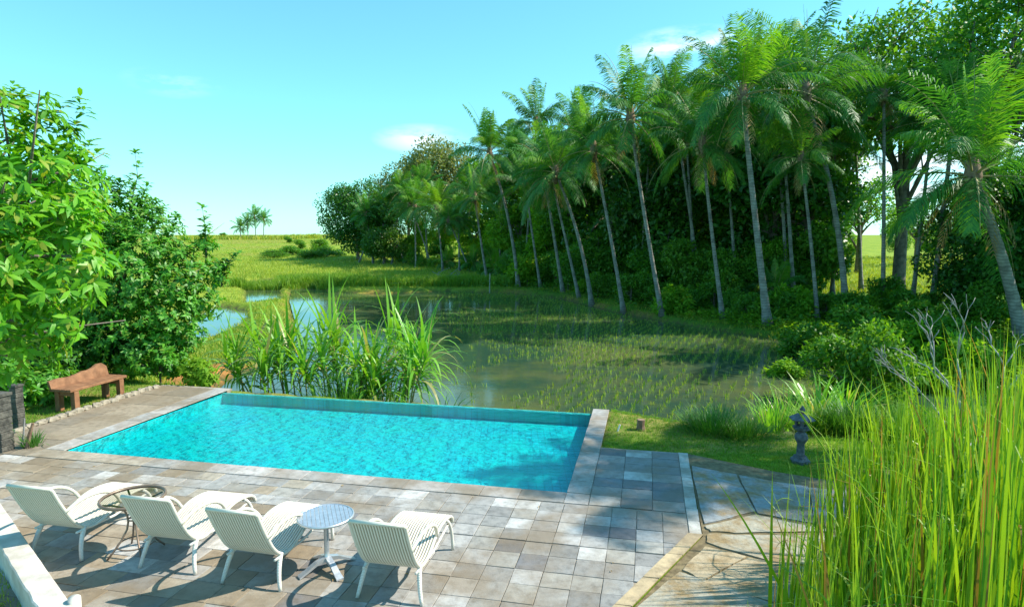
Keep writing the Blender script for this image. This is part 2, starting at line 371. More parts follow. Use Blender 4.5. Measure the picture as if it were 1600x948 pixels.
def hgt(X, Y):
    bank = -.92 + .10 * vn(X, Y, .5) + .05 * vn(X, Y, 2.1, 3)
    grove = sm(X + (Y - 30) * .48, 15.5, 22) * .45
    bank = bank + grove * sm(Y, 12, 20)
    rise = sm(Y, 70, 260) * 2.75 * (1 - .15 * sm(X, -60, 60))
    h = bank + rise + .2 * vn(X, Y, .05, 5) * sm(Y, 60, 120)
    for q in pads:
        d = sdf(q, X, Y); h = np.where(d < 1.2, h * sm(d, .0, .55) + (WL - .16) * (1 - sm(d, -.1, .45)) + (WL + .12) * (sm(d, -.1, .45) - sm(d, 0, .55)) , h)
        h = np.where(d < -.05, WL - .16, h)
    d = sdf(platform, X, Y)
    h = np.where(d < .9, (-.05 + .012 * vn(X, Y, 1.5)) * (1 - sm(d, 0, .8)) + h * sm(d, 0, .8), h)
    S = (X - P0.x) * EX.x + (Y - P0.y) * EX.y; T = (X - P0.x) * EY.x + (Y - P0.y) * EY.y
    h = np.where((S > -.2) & (S < 8.38) & (T > -.2) & (T < 4.2), -2.2, h)
    return h
def axis(lo, hi, c0, c1, d0, g):
    a = list(np.arange(c0, c1, d0)); x, d = c1, d0
    while x < hi: a.append(x); d *= g; x += d
    a.append(hi); x, d = c0, d0
    while x > lo: d *= g; x -= d; a.insert(0, x)
    return np.array(a)
xs = axis(-900, 900, -14, 22, .22, 1.045); ys = axis(-12, 1600, 4, 42, .24, 1.04)
X, Y = np.meshgrid(xs, ys); Z = hgt(X, Y)
colr = np.zeros(X.shape + (3,))
g_near = np.array((.10, .20, .025)); g_field = np.array((.24, .33, .04)); g_dry = np.array((.30, .28, .07)); soil = np.array((.34, .17, .07)); mud = np.array((.13, .11, .05)); g_sh = np.array((.07, .14, .02)); tan = np.array((.30, .25, .10))
def lerp(a, b, t): return a * (1 - t[..., None]) + b * t[..., None]
C = np.broadcast_to(g_near, colr.shape).copy()
C = lerp(C, g_field, sm(Y, 25, 45) * (1 - sm(X + Y * .05, -2, 6)))
C = lerp(C, g_dry, sm(vn(X, Y, .12, 9) + Y / 240, .55, 1.2) * sm(Y, 60, 140) * .8)
C = lerp(C, g_field, sm(Y, 45, 60) * sm(X - Y * .3, 5, 14))
dm = sdf(main_poly, X, Y); C = lerp(C, soil, (1 - sm(dm, .1, 1.1)) * sm(vn(X, Y, .7, 2), -.1, .5) * .8)
C = lerp(C, np.array((.42, .19, .07)), 1 - sm(np.min([np.hypot(X - a, Y - b) for a, b in ((-9.6, 19.2), (-9.3, 20.8), (-8.4, 22.0))], 0), .8, 1.3)); C = lerp(C, mud, (Z < WL + .05).astype(float))
dp = sdf(platform, X, Y); C = lerp(C, np.array((.16, .26, .03)), (dp < .5) * 1.0); C = lerp(C, tan, (dp < .5) * sm(vn(X, Y, 1.1, 4), -.2, .4) * .8)
nx, ny = len(xs), len(ys); idx = np.arange(nx * ny).reshape(ny, nx)
F = np.stack([idx[:-1, :-1], idx[:-1, 1:], idx[1:, 1:], idx[1:, :-1]], -1).reshape(-1, 4)
obj('ground', npmesh('ground', np.stack([X, Y, Z], -1).reshape(-1, 3), F, C.reshape(-1, 3), True), M['ground'], kind='structure')
def height(x, y): return float(hgt(np.array([x], float), np.array([y], float))[0])
def onground(px, Y):
    x = (px - 800) / FOC * Y * (math.cos(TH)) ; return Vector((x * 1.0, Y, height(x, Y)))

import mathutils
for q in pads:
    tris = mathutils.geometry.tessellate_polygon([[Vector((p[0], p[1], 0)) for p in q]])
    cx = sum(p[0] for p in q) / len(q); cy = sum(p[1] for p in q) / len(q)
    vs = []
    for p in q:
        d = Vector((p[0] - cx, p[1] - cy)).normalized() * (.35 if q is not main_poly else 0.0); vs.append((p[0] + d.x, p[1] + d.y, WL))
    obj('paddy_water', MB().add(vs, [tuple(t) for t in tris]), M['paddy'], kind='structure')

# ------------------------------------------------------------------ pool
PW, PL = 8.24, 3.98
def stbox(mb, s0, s1, t0, t1, z0, z1, c=None):
    p = [st(s0, t0), st(s1, t0), st(s1, t1), st(s0, t1)]
    mb.add([(q.x, q.y, z) for z in (z0, z1) for q in p], [(3, 2, 1, 0), (4, 5, 6, 7), (0, 1, 5, 4), (1, 2, 6, 5), (2, 3, 7, 6), (3, 0, 4, 7)], c)
pool = empty('swimming_pool', st(0, 0, 0), label='turquoise infinity swimming pool with a knife-thin far edge above the rice paddy', cat='swimming pool')
def local(mb, o):
    L = o.location; mb.v = [(v[0] - L[0], v[1] - L[1], v[2] - L[2]) for v in mb.v]; return mb
mb = MB(); D = -.27
b4 = [(0, 0), (PW, 0), (PW, PL), (0, PL)]
lo = [st(s, t, D) for s, t in b4]; hi = [st(s, t, z) for (s, t), z in zip(b4, (-.03, -.03, -.045, -.045))]
mb.add(lo + hi, [(0, 1, 2, 3), (0, 4, 5, 1), (1, 5, 6, 2), (2, 6, 7, 3), (3, 7, 4, 0)]); obj('basin', local(mb, pool), M['pool_tile'], pool)
mb = MB(); stbox(mb, -.3, 8.54, PL + .002, PL + .12, -1.9, -.046); obj('overflow_wall', local(mb, pool), M['lip'], pool)
mb = MB(); n1_, n2_ = 2, 2; q = [st(s, t, -.05 if t < 1 else -.05) for s, t in ((.0, .0), (PW, .0), (PW, PL + .0), (0, PL + .0))]
q = [st(.001, .001, -.042), st(PW - .001, .001, -.042), st(PW - .001, PL + .1, -.042), st(.001, PL + .1, -.042)]
mb.add(q, [(0, 1, 2, 3)]); obj('water_surface', local(mb, pool), M['pool_water'], pool)

# ------------------------------------------------------------------ paving
GREYS = [(.28, .275, .265), (.32, .315, .30), (.36, .35, .335), (.42, .41, .395), (.24, .235, .225), (.33, .315, .285)]
LIGHT = [(.48, .47, .45), (.54, .53, .51)]
DARK = [(.15, .15, .16), (.19, .19, .20)]
TANS = [(.31, .25, .18), (.35, .29, .215), (.27, .22, .16), (.37, .325, .26), (.33, .295, .245)]
def clip_poly(poly, a, b, c):       # keep a*s+b*t<=c
    outp = []
    for i in range(len(poly)):
        p, q = poly[i], poly[(i + 1) % len(poly)]; fp = a * p[0] + b * p[1] - c; fq = a * q[0] + b * q[1] - c
        if fp <= 0: outp.append(p)
        if (fp < 0) != (fq < 0) and abs(fp - fq) > 1e-9:
            k = fp / (fp - fq); outp.append((p[0] + (q[0] - p[0]) * k, p[1] + (q[1] - p[1]) * k))
    return outp
def slab(mb, poly, c, z=0.0, gap=.0025, th=.014):
    if len(poly) < 3: return
    ar = sum(poly[i][0] * poly[(i + 1) % len(poly)][1] - poly[(i + 1) % len(poly)][0] * poly[i][1] for i in range(len(poly))) / 2
    if abs(ar) < .004: return
    cx = sum(p[0] for p in poly) / len(poly); cy = sum(p[1] for p in poly) / len(poly); n = len(poly)
    def ins(p, g):
        dx, dy = cx - p[0], cy - p[1]; l = math.hypot(dx, dy); return (p[0] + (math.copysign(min(g, abs(dx)), dx)), p[1] + math.copysign(min(g, abs(dy)), dy))
    z += R.uniform(-.003, .002); poly = [(p[0] + R.uniform(-.004, .004), p[1] + R.uniform(-.004, .004)) for p in poly]
    a = [st(*ins(p, gap), z - th) for p in poly]; bb = [st(*ins(p, gap + .001), z - .003) for p in poly]; cc = [st(*ins(p, gap + .003), z) for p in poly]
    fs = [tuple(range(2 * n, 3 * n))]
    for k in range(2):
        for i in range(n): j = (i + 1) % n; fs.append((k * n + i, k * n + j, (k + 1) * n + j, (k + 1) * n + i))
    k = R.uniform(.84, 1.05); mb.add(a + bb + cc, fs, tuple(x * k for x in c))
deck = MB()
def pick(s, t):
    r = R.random(); wt = min(1, max(0, (4.8 - s + R.uniform(-2.2, 2.2)) / 5))
    if t < -2: wt = min(1, wt + .45 * (s < 7))
    if r < wt * .9: return R.choice(TANS)
    if r > .93: return R.choice(LIGHT)
    if r > .90 and s > 5: return R.choice(DARK)
    return R.choice(GREYS)
def row(t0, t1, s0, s1, wmin, wmax, colf=pick, clip=True):
    s = s0
    while s < s1 - .02:
        wd = R.uniform(wmin, wmax) if wmax > wmin else wmin; e = min(s + wd, s1)
        if s1 - e < .12: e = s1
        p = [(s, t0), (e, t0), (e, t1), (s, t1)]
        if clip: p = clip_poly(p, 1, -.47, 9.80 + .47 * .91)
        slab(deck, p, colf((s + e) / 2, (t0 + t1) / 2)); s = e
PALE = lambda s, t: R.choice([(.36, .35, .33), (.41, .39, .37), (.33, .32, .30), (.45, .43, .41)] if s > 2 else [(.38, .33, .26), (.42, .37, .30), (.35, .31, .25)])
row(-.34, 0, -.36, 8.24, .45, .62, PALE); row(-.34, 0, 8.24, 8.56, .32, .32, PALE, False)
t = -.36; k = 0
while t > -6:
    h = .28 if t > -1.45 else (.33 if k % 2 else .29)
    if t > -1.46 and t - h < -1.46: h = t + 1.475
    if h > .05:
        row(t - h, t, -6.0 + R.uniform(0, .3), 4.8, .24, .50)
        row(t - h, t, 4.8, 6.4, .20, .40)
        row(t - h, t, 6.4, 9.80 if t > -.9 else 11, .31, .31)
    t -= h; k += 1
    if abs(t + 1.475) < .02: t -= .012
# square patch beside the pool end
for i in range(3):
    for j in range(7):
        t0 = -.335 + j * .325
        slab(deck, [(8.565 + i * .41, t0), (8.565 + (i + 1) * .41, t0), (8.565 + (i + 1) * .41, t0 + .325), (8.565 + i * .41, t0 + .325)], R.choice([DARK[0], DARK[1], (.24, .235, .23), (.30, .27, .25), LIGHT[0], (.21, .22, .24), (.34, .31, .29)]))
# strips: pale border, diagonal kerb, pool sides
for j in range(8): slab(deck, [(9.80, -.9 + j * .36), (9.95, -.9 + j * .36), (9.95, -.9 + (j + 1) * .36), (9.80, -.9 + (j + 1) * .36)], (.55, .54, .50))
for j in range(9):
    a0 = -.92 - j * .55; a1 = a0 - .55; f = lambda tt: 9.80 + (tt + .91) * .47
    slab(deck, [(f(a0), a0), (f(a1), a1), (f(a1) + .16, a1), (f(a0) + .16, a0)], (.46, .36, .22), z=.015)
for j in range(8): slab(deck, [(-.36, j * .55), (0, j * .55), (0, min(4.3, (j + 1) * .55)), (-.36, min(4.3, (j + 1) * .55))], PALE(3, 0))
for j in range(10): slab(deck, [(8.24, j * .43), (8.56, j * .43), (8.56, (j + 1) * .43), (8.24, (j + 1) * .43)], PALE(5, 0), z=.004)
for j in range(6):
    for i in range(2):
        e = -1.62 - .04 * j; s0, s1 = (e, e + .62) if i == 0 else (e + .62, -.37)
        slab(deck, [(s0, -.34 + j * .76), (s1, -.34 + j * .76), (s1, -.34 + (j + 1) * .76), (s0, -.34 + (j + 1) * .76)], R.choice([(.27, .22, .16), (.31, .25, .18), (.24, .20, .15)]))
obj('deck_paving', deck, M['slab'], kind='structure')
mb = MB()
def flat(poly, z): mb.add([st(s, t, z) for s, t in poly], [tuple(range(len(poly)))])
flat([(-6.2, -.0), (-.0, -.0), (0, -6.2), (-6.2, -6.2)], -.014)
flat([(-.0, -.0), (9.94, -.0), (9.94, -.91), (7.45, -6.2), (0, -6.2)], -.014)
flat([(-1.75, 0), (-.0, 0), (0, 4.35), (-1.85, 4.35)], -.014); flat([(8.25, 0), (9.94, 0), (9.94, 2.0), (8.25, 2.0)], -.014); flat([(8.25, 2.0), (8.56, 2.0), (8.56, 4.35), (8.25, 4.35)], -.014)
obj('deck_base', mb, M['mortar'], kind='structure')
mb = MB(); stbox(mb, 8.245, 8.555, 1.97, 4.31, -1.2, -.016); obj('side_wall', local(mb, pool), M['rubble'], pool)
mb = MB(); stbox(mb, -1.80, -.002, 4.15, 4.33, -1.2, -.016); obj('end_wall', local(mb, pool), M['rubble'], pool)

# crazy paving path at the right
mb = MB()
def pxpoly(pts): 
    o_ = []
    for x, y in pts:
        p = gp(x, y, 0) - P0; o_.append((p.dot(EX), p.dot(EY)))
    return o_
crazy = [([(1082, 728), (1150, 741), (1178, 797), (1101, 815)], 0), ([(1156, 743), (1260, 760), (1270, 815), (1184, 800)], 0), ([(1266, 762), (1420, 775), (1440, 850), (1276, 817)], 0),
         ([(1104, 820), (1180, 803), (1300, 829), (1150, 831), (1112, 828)], 1), ([(1108, 833), (1150, 835), (1305, 836), (1300, 880), (1215, 878), (1106, 846)], 1),
         ([(1102, 853), (1165, 868), (1098, 905), (1068, 888)], 2), ([(1170, 871), (1300, 893), (1330, 960), (1240, 948), (1105, 908)], 2),
         ([(1062, 893), (1235, 952), (1250, 1000), (1010, 990), (985, 960)], 1), ([(1340, 850), (1500, 860), (1560, 1000), (1360, 990), (1310, 895)], 1), ([(1260, 1005), (1560, 1010), (1560, 1200), (1000, 1200), (900, 1060), (1000, 1000)], 2)]
tone = [(.30, .32, .33), (.40, .37, .29), (.46, .37, .24)]
for p, k in crazy: 
    mb2 = pxpoly(p); cx = sum(q[0] for q in mb2) / len(mb2); cy = sum(q[1] for q in mb2) / len(mb2)
    deckm = mb; n = len(mb2)
    # rough broken edges: subdivide and jitter
    rp = []
    for i in range(n):
        a, b_ = mb2[i], mb2[(i + 1) % n]
        for q in range(4): tt = q / 4; rp.append((a[0] + (b_[0] - a[0]) * tt + R.uniform(-.012, .012), a[1] + (b_[1] - a[1]) * tt + R.uniform(-.012, .012)))
    rp = [(a + (a - cx) * .035, b_ + (b_ - cy) * .035) for a, b_ in rp]; m_ = len(rp); top = [st(a, b_, -.002 + R.uniform(-.002, .002)) for a, b_ in rp]; low = [st(a, b_, -.03) for a, b_ in rp]
    mb.add(top + low, [tuple(range(m_))] + [(i, i + m_, (i + 1) % m_ + m_, (i + 1) % m_) for i in range(m_)], tone[k])
obj('path', mb, M['crazy'], kind='structure')
mb = MB(); q = [st(*p, -.018) for p in [(9.95, 2.0)] + [(9.96, -.9), (7.5, -6.2), (13, -6.2), (14.5, -1), (13.2, .9), (11.2, 1.45)]]; mb.add(q, [tuple(range(len(q)))]); obj('path_bed', mb, M['moss_joint'], kind='structure')

# ------------------------------------------------------------------ generic scatter of thin blades (vectorised)
def tri_blades(P, h, wd, lean, k=4, jit=.05, rng=NR):
    n = len(P); P = np.repeat(P, k, 0); m = len(P)
    P = P + np.c_[rng.normal(0, jit, m), rng.normal(0, jit, m), np.zeros(m)]
    a = rng.uniform(0, 2 * math.pi, m); H = h * rng.uniform(.55, 1.15, m); L = lean * H * rng.uniform(.2, 1.2, m); b = rng.uniform(0, 2 * math.pi, m)
    dx = np.cos(a) * wd / 2; dy = np.sin(a) * wd / 2
    mid = P + np.c_[np.cos(b) * L * .35, np.sin(b) * L * .35, H * .6]; tip = P + np.c_[np.cos(b) * L, np.sin(b) * L, H * rng.uniform(.8, 1, m)]
    s = np.c_[dx, dy, np.zeros(m)]
    V = np.stack([P - s, P + s, mid + s * .8, mid - s * .8, tip + s * .1, tip - s * .1], 1).reshape(-1, 3); i = np.arange(m)[:, None] * 6
    F = np.concatenate([i + np.array([[0, 1, 2, 3]]), i + np.array([[3, 2, 4, 5]])], 0); return V, F
def scatter(n, xr, yr, keep, logy=False):
    x = NR.uniform(0, 1, n); 
    y = np.exp(NR.uniform(math.log(yr[0]), math.log(yr[1]), n)) if logy else NR.uniform(*yr, n)
    lo_, hi_ = xr(y) if callable(xr) else (xr[0], xr[1]); x = lo_ + x * (hi_ - lo_); k = keep(x, y); x, y = x[k], y[k]
    return np.c_[x, y, hgt(x, y)]
def soff(name, P, h, wd, lean, k, m, jit=.05, **kw):
    V, F = tri_blades(P, h, wd, lean, k, jit); return obj(name, npmesh(name, V, F), M[m], kind='stuff', **kw)
def S_(x, y): return (x - P0.x) * EX.x + (y - P0.y) * EX.y
def T_(x, y): return (x - P0.x) * EY.x + (y - P0.y) * EY.y
path_xy = [st(*p) for p in ((9.9, 2.05), (9.9, -6), (14, -6), (14.5, -1), (13.2, .9), (11.2, 1.5))]
lawn_ok = lambda x, y: (sdf(platform, x, y) < .25) & (S_(x, y) > 8.6) & ~((S_(x, y) < 9.97) & (T_(x, y) < 1.98)) & (sdf(path_xy, x, y) > -.03) & (vn(x, y, 1.3, 6) > NR.uniform(-1.0, .35, x.shape))
soff('lawn_grass', scatter(60000, (1.0, 13), (6, 14.5), lawn_ok), .05, .006, .7, 4, 'grass', .02, label='short patchy green lawn beside the pool end', cat='lawn')
lawnl = lambda x, y: (sdf(platform, x, y) < .3) & (S_(x, y) < -1.9) & (T_(x, y) > .7) 
soff('lawn_grass', scatter(16000, (-14, -7), (9, 17), lawnl), .06, .008, .7, 4, 'grass', .03, label='shaded short grass under the wooden bench', cat='lawn')
# rice seedlings in rows
d_main = lambda x, y: sdf(main_poly, x, y)
gx, gy = np.meshgrid(np.arange(-20, 24, .36), np.arange(14, 62, .30)); gx = gx + NR.normal(0, .03, gx.shape); gy = gy + NR.normal(0, .03, gy.shape)
ra = rad(-25); X2 = (gx * math.cos(ra) - (gy - 35) * math.sin(ra)).ravel(); Y2 = (gx * math.sin(ra) + (gy - 35) * math.cos(ra) + 35).ravel()
dn = vn(X2, Y2, .28, 12) + .7 * vn(X2, Y2, .9, 14)
keep = (sdf(main_poly, X2, Y2) < -.3) & (dn - 1.6 * (1 - sm(X2 + (Y2 - 17) * .15, -3.2, 1.0)) * (1 - sm(Y2, 40, 48)) + .7 * sm(X2 + (40 - Y2) * .25, -2, 5) > .15 + NR.uniform(-.5, .5, X2.shape)) & (np.hypot((X2 - .2) / 1.3, (Y2 - 21) / 2.6) > 1 + .4 * vn(X2, Y2, 1.4, 3))
P = np.c_[X2[keep], Y2[keep], np.full(keep.sum(), WL - .02)]
soff('rice_seedlings', P, .17, .024, .5, 5, 'rice', .04, label='rows of thin rice seedlings standing in the flooded paddy', cat='rice plants')
# banks and field grass
notwater = lambda x, y: np.min([sdf(q, x, y) for q in pads], 0) > .12
fan = lambda y: (-.95 * y, .95 * y)
soilp = [(-9.6, 19.2), (-9.3, 20.8), (-8.4, 22.0)]
bank_ok = lambda x, y: notwater(x, y) & (np.min([np.hypot(x - a, y - b) for a, b in soilp], 0) > 1.0) & (sdf(platform, x, y) > .5) & (x < 24)
soff('bank_grass', scatter(26000, fan, (13, 60), lambda x, y: bank_ok(x, y) & (np.abs(sdf(main_poly, x, y)) < 3)), .20, .018, .8, 5, 'grass', .08, label='tufty green grass along the paddy banks', cat='grass')
soff('near_field_grass', scatter(26000, fan, (18, 64), lambda x, y: notwater(x, y) & (sdf(platform, x, y) > .5) & (x < 12) & (np.min([np.hypot(x - a, y - b) for a, b in soilp], 0) > 1.0), True), .17, .03, .9, 5, 'grass_dry', .15, label='short bright grass on the dikes between the small paddies', cat='grass')
soff('crest_grass', scatter(3500, lambda y: (-.9 * y, .1 * y), (225, 262), lambda x, y: vn(x, y, .09, 3) > -.2), 1.5, .3, .7, 4, 'grass_dry', 1.0, label='ragged tall grass along the crest of the field', cat='grass')
soff('field_grass', scatter(46000, fan, (60, 230), lambda x, y: notwater(x, y) & (sdf(platform, x, y) > .5) & (x < 12) & (np.min([np.hypot(x - a, y - b) for a, b in soilp], 0) > 1.0), True), .38, .045, .8, 5, 'grass_dry', .25, label='rough yellow green grass over the open field', cat='grass')
soff('meadow_grass', scatter(9000, lambda y: (.25 * y, 1.0 * y), (42, 110), lambda x, y: notwater(x, y)), .4, .05, .8, 5, 'grass_dry', .2, label='sunlit meadow grass seen behind the palm trunks', cat='grass')

# ------------------------------------------------------------------ leaves and trees
def rand_dirs(n, rng): d = rng.normal(0, 1, (n, 3)); return d / np.linalg.norm(d, axis=1)[:, None]
def leaf_quads(P, D, U, L, wd, fold=.25):
    """rhombus leaves: P base, D direction, U normal hint"""
    S = np.cross(D, U); S /= (np.linalg.norm(S, axis=1)[:, None] + 1e-9); Nn = np.cross(S, D); L = L[:, None]; w2 = L * wd / 2
    V = np.stack([P, P + D * L * .45 + S * w2 + Nn * w2 * fold, P + D * L - Nn * L * .12, P + D * L * .45 - S * w2 + Nn * w2 * fold], 1).reshape(-1, 3)
    i = np.arange(len(P))[:, None] * 4; return V, i + np.array([[0, 1, 2, 3]])
def leaf_hex(P, D, U, L, wd, fold=.3):
    S = np.cross(D, U); S /= (np.linalg.norm(S, axis=1)[:, None] + 1e-9); Nn = np.cross(S, D); L = L[:, None]; w2 = L * wd / 2
    a = P + D * L * .5 + Nn * L * .04; tip = P + D * L - Nn * L * .16
    V = np.stack([P, P + D * L * .25 + S * w2 * .8 + Nn * w2 * fold, P + D * L * .65 + S * w2 * .85 + Nn * (w2 * fold - L * .03), tip,
                  P + D * L * .65 - S * w2 * .85 + Nn * (w2 * fold - L * .03), P + D * L * .25 - S * w2 * .8 + Nn * w2 * fold, P + D * L * .3, a], 1).reshape(-1, 3)
    i = np.arange(len(P))[:, None] * 8
    F = np.concatenate([i + np.array([[0, 1, 6, 6]])[:, [0, 1, 6 if False else 2, 3]] if False else i + np.array([[0, 1, 7, 5]]), i + np.array([[1, 2, 3, 7]]), i + np.array([[7, 3, 4, 5]])], 0); return V, F
def cloud(C, Rr, n, L, wd, rng, shell=.55, hexa=False, upw=.5, droop=.1):
    C = np.array(C, float); Rr = np.array(Rr, float)
    if Rr.ndim == 1: Rr = np.repeat(Rr[:, None], 3, 1)
    wgt = (Rr.mean(1)) ** 2; k = rng.choice(len(C), n, p=wgt / wgt.sum()); d = rand_dirs(n, rng); r = shell + (1.08 - shell) * rng.uniform(0, 1, n) ** .6
    lump = 1 + .18 * np.sin(d[:, 0] * 7 + k) * np.sin(d[:, 1] * 6 + k * 2) * np.cos(d[:, 2] * 5)
    P = C[k] + d * Rr[k] * (r * lump)[:, None]
    D = d * .5 + rand_dirs(n, rng) * .9 + np.array([0, 0, -droop]); D /= np.linalg.norm(D, axis=1)[:, None]
    U = d * .6 + np.array([0, 0, upw]) + rand_dirs(n, rng) * .55
    return (leaf_hex if hexa else leaf_quads)(P, D, U, L * rng.uniform(.6, 1.25, n), wd)
def whorls(C, Rr, nw, L, wd, rng, nl=9, droop=.5, shell=.6):
    C = np.array(C, float); Rr = np.array(Rr, float); wgt = Rr ** 2; k = rng.choice(len(C), nw, p=wgt / wgt.sum()); d = rand_dirs(nw, rng)
    P = C[k] + d * (Rr[k] * (shell + (1.05 - shell) * rng.uniform(0, 1, nw) ** .5))[:, None]; ax = d + np.array([0, 0, .7]); ax /= np.linalg.norm(ax, axis=1)[:, None]
    return whorl_at(P, ax, L, wd, rng, nl, droop)
def whorl_at(P, ax, L, wd, rng, nl=9, droop=.5):
    nw = len(P); t = rand_dirs(nw, rng); e1 = np.cross(ax, t); e1 /= np.linalg.norm(e1, axis=1)[:, None]; e2 = np.cross(ax, e1)
    PP = np.repeat(P, nl, 0); AX = np.repeat(ax, nl, 0); E1 = np.repeat(e1, nl, 0); E2 = np.repeat(e2, nl, 0); m = len(PP)
    a = np.tile(np.arange(nl) * 2.4, nw) + rng.normal(0, .2, m); up = rng.uniform(-.1, .9, m)[:, None]
    D = E1 * np.cos(a)[:, None] + E2 * np.sin(a)[:, None] + AX * up + np.array([0, 0, -droop]) * rng.uniform(.3, 1.3, m)[:, None]; D /= np.linalg.norm(D, axis=1)[:, None]
    PP = PP + AX * (rng.uniform(-.5, .2, m) * L)[:, None]
    return leaf_hex(PP, D, AX + rand_dirs(m, rng) * .25, L * rng.uniform(.65, 1.2, m), wd)
def joinVF(*VF):
    Vs, Fs, n = [], [], 0
    for V, F in VF: Vs.append(V); Fs.append(F + n); n += len(V)
    return np.concatenate(Vs), np.concatenate(Fs)
def bez(a, b, c, n=7): return [a * (1 - t) ** 2 + b * 2 * t * (1 - t) + c * t * t for t in [i / n for i in range(n + 1)]]
def limbs(base, top, ends, r0, mb=None, rng=R, twist=.6):
    mb = mb or MB(); base = Vector(base); top = Vector(top); mid = (base + top) / 2 + Vector((rng.uniform(-.2, .2), rng.uniform(-.2, .2), 0)) * (top - base).length * .3
    pts = bez(base, mid, top, 8); mb.tube(pts, [r0 * (1.35 if i == 0 else 1 - .55 * i / 8) for i in range(9)], 9)
    for e in ends:
        e = Vector(e); k = rng.uniform(.45, 1.0); s = pts[min(8, int(k * 8))]; m_ = (s + e) / 2 + Vector((0, 0, (e - s).length * .15)) + Vector((rng.uniform(-1, 1), rng.uniform(-1, 1), 0)) * (e - s).length * .1
        q = bez(s, m_, e, 6); rr = r0 * .38; mb.tube(q, [rr * (1 - .75 * i / 6) for i in range(7)], 6)
        for _ in range(3):
            i = rng.randint(2, 5); s2 = q[i]; e2 = s2 + Vector((rng.uniform(-1, 1), rng.uniform(-1, 1), rng.uniform(0, 1))) * (e - s).length * .35
            mb.tube([s2, (s2 + e2) / 2 + Vector((0, 0, .05)), e2], [rr * .4, rr * .25, rr * .1], 5)
    return mb
tree_meshes = {}
def tree_variant(key, h, rx, nclump, nleaf, L, low=.25, seed=1, mat='leaf_dark', shell=.5, wd=.5):
    if key in tree_meshes: return tree_meshes[key]
    rg = random.Random(seed); ng = np.random.default_rng(seed); C, Rr = [], []
    zc = h * (low + 1) / 2; rz = h * (1 - low) / 2
    for i in range(nclump):
        a = i * 2.4 + rg.uniform(-.4, .4); u = rg.uniform(-.85, .95); rr = math.sqrt(max(0, 1 - u * u)) * rg.uniform(.35, .8)
        C.append((math.cos(a) * rr * rx, math.sin(a) * rr * rx, zc + u * rz * .78)); s = rg.uniform(.24, .42) * rx; Rr.append((s, s, s * rg.uniform(.6, .9)))
    V, F = cloud(C, Rr, nleaf, L, wd, ng, shell)
    cr = npmesh('crown', V, F); cr.materials.append(M[mat])
    tm = limbs((0, 0, -.3), (0, 0, h * .62), [C[i] for i in range(0, nclump, 2)], .028 * h * .7 + .05, rng=rg).mesh('trunk', True); tm.materials.append(M['bark'])
    tree_meshes[key] = (tm, cr); return tree_meshes[key]
def tree(name, var, loc, rz, sc, label, cat='tree', group=None):
    tm, cr = tree_meshes[var]; e = empty(name, loc, rz, label=label, cat=cat, group=group); e.scale = (sc, sc, sc) if not hasattr(sc, '__len__') else sc
    obj('trunk', tm, None, e); obj('crown', cr, None, e); return e

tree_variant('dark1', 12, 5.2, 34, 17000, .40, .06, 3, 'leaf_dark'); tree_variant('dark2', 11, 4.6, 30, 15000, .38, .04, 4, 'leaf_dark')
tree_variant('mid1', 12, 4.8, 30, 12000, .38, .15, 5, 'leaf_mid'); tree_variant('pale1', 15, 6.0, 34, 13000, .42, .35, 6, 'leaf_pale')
tree_variant('tall1', 17, 4.6, 26, 9000, .34, .52, 8, 'leaf_mid', .35); tree_variant('tall2', 18, 5.5, 30, 9500, .36, .45, 9, 'leaf_mid', .35)
tree_variant('sparse', 9, 3.6, 18, 2600, .30, .35, 10, 'leaf_mid', .3); tree_variant('round', 12, 6.4, 36, 20000, .42, .10, 12, 'leaf_dark')
tree_variant('bush1', 2.4, 1.5, 14, 2600, .24, .0, 20, 'leaf_mid', .3); tree_variant('bush2', 2.0, 1.4, 12, 2200, .28, .0, 21, 'leaf_lime', .3); tree_variant('bush3', 2.8, 1.6, 14, 3000, .22, .0, 22, 'leaf_mid', .3)
tree_variant('under', 5, 2.6, 20, 6500, .34, .0, 30, 'leaf_mid'); tree_variant('lime1', 6, 2.6, 18, 5000, .32, .15, 24, 'leaf_lime')

def big(var, px, Y, hwant, label, rz=None, dz=-.1, name='broadleaf_tree', group=None, wide=1.0):
    base_h = {'dark1': 12, 'dark2': 11, 'mid1': 12, 'pale1': 15, 'tall1': 17, 'tall2': 18, 'sparse': 9, 'round': 12, 'lime1': 6, 'under': 5, 'bush1': 2.4, 'bush2': 2.0, 'bush3': 2.8}[var]
    x = (px - 800) / FOC * Y / 1.0; s = hwant / base_h; z = height(x, Y)
    return tree(name, var, (x, Y, z + dz), R.uniform(0, 6.28) if rz is None else rz, (s * wide, s * wide, s), label, 'tree' if name != 'bush' else 'bush', group)
big('round', 560, 104, 12.6, 'dark round evergreen tree at the left end of the palm grove', wide=.95)
big('pale1', 690, 98, 17.5, 'tall dusty olive tree rising behind the far palms')
big('pale1', 640, 112, 16.0, 'grey green tree left of the tall dusty olive tree', rz=2.0)
big('dark2', 600, 92, 9.5, 'lower dark tree just right of the round evergreen')
ANCH = [(560, 'the round evergreen tree'), (610, 'the leaning far palm'), (690, 'the dusty olive tree'), (762, 'the short palm'), (810, 'the lone curved palm'), (845, 'the thin shaded palm'), (880, 'the upright grey palm'), (925, 'the crossing palms'), (975, 'the dark topped palm'), (1035, 'the long clean palm trunk'), (1130, 'the slim pale palm'), (1200, 'the thick trunked palm'), (1278, 'the dark slender palm'), (1322, 'the tallest palm'), (1380, 'the straight meadow palm'), (1425, 'the meadow palm leaning right'), (1480, 'the rough palm stump'), (1590, 'the thick leaning palm'), (1700, 'the right edge of the reeds')]
USED = {}
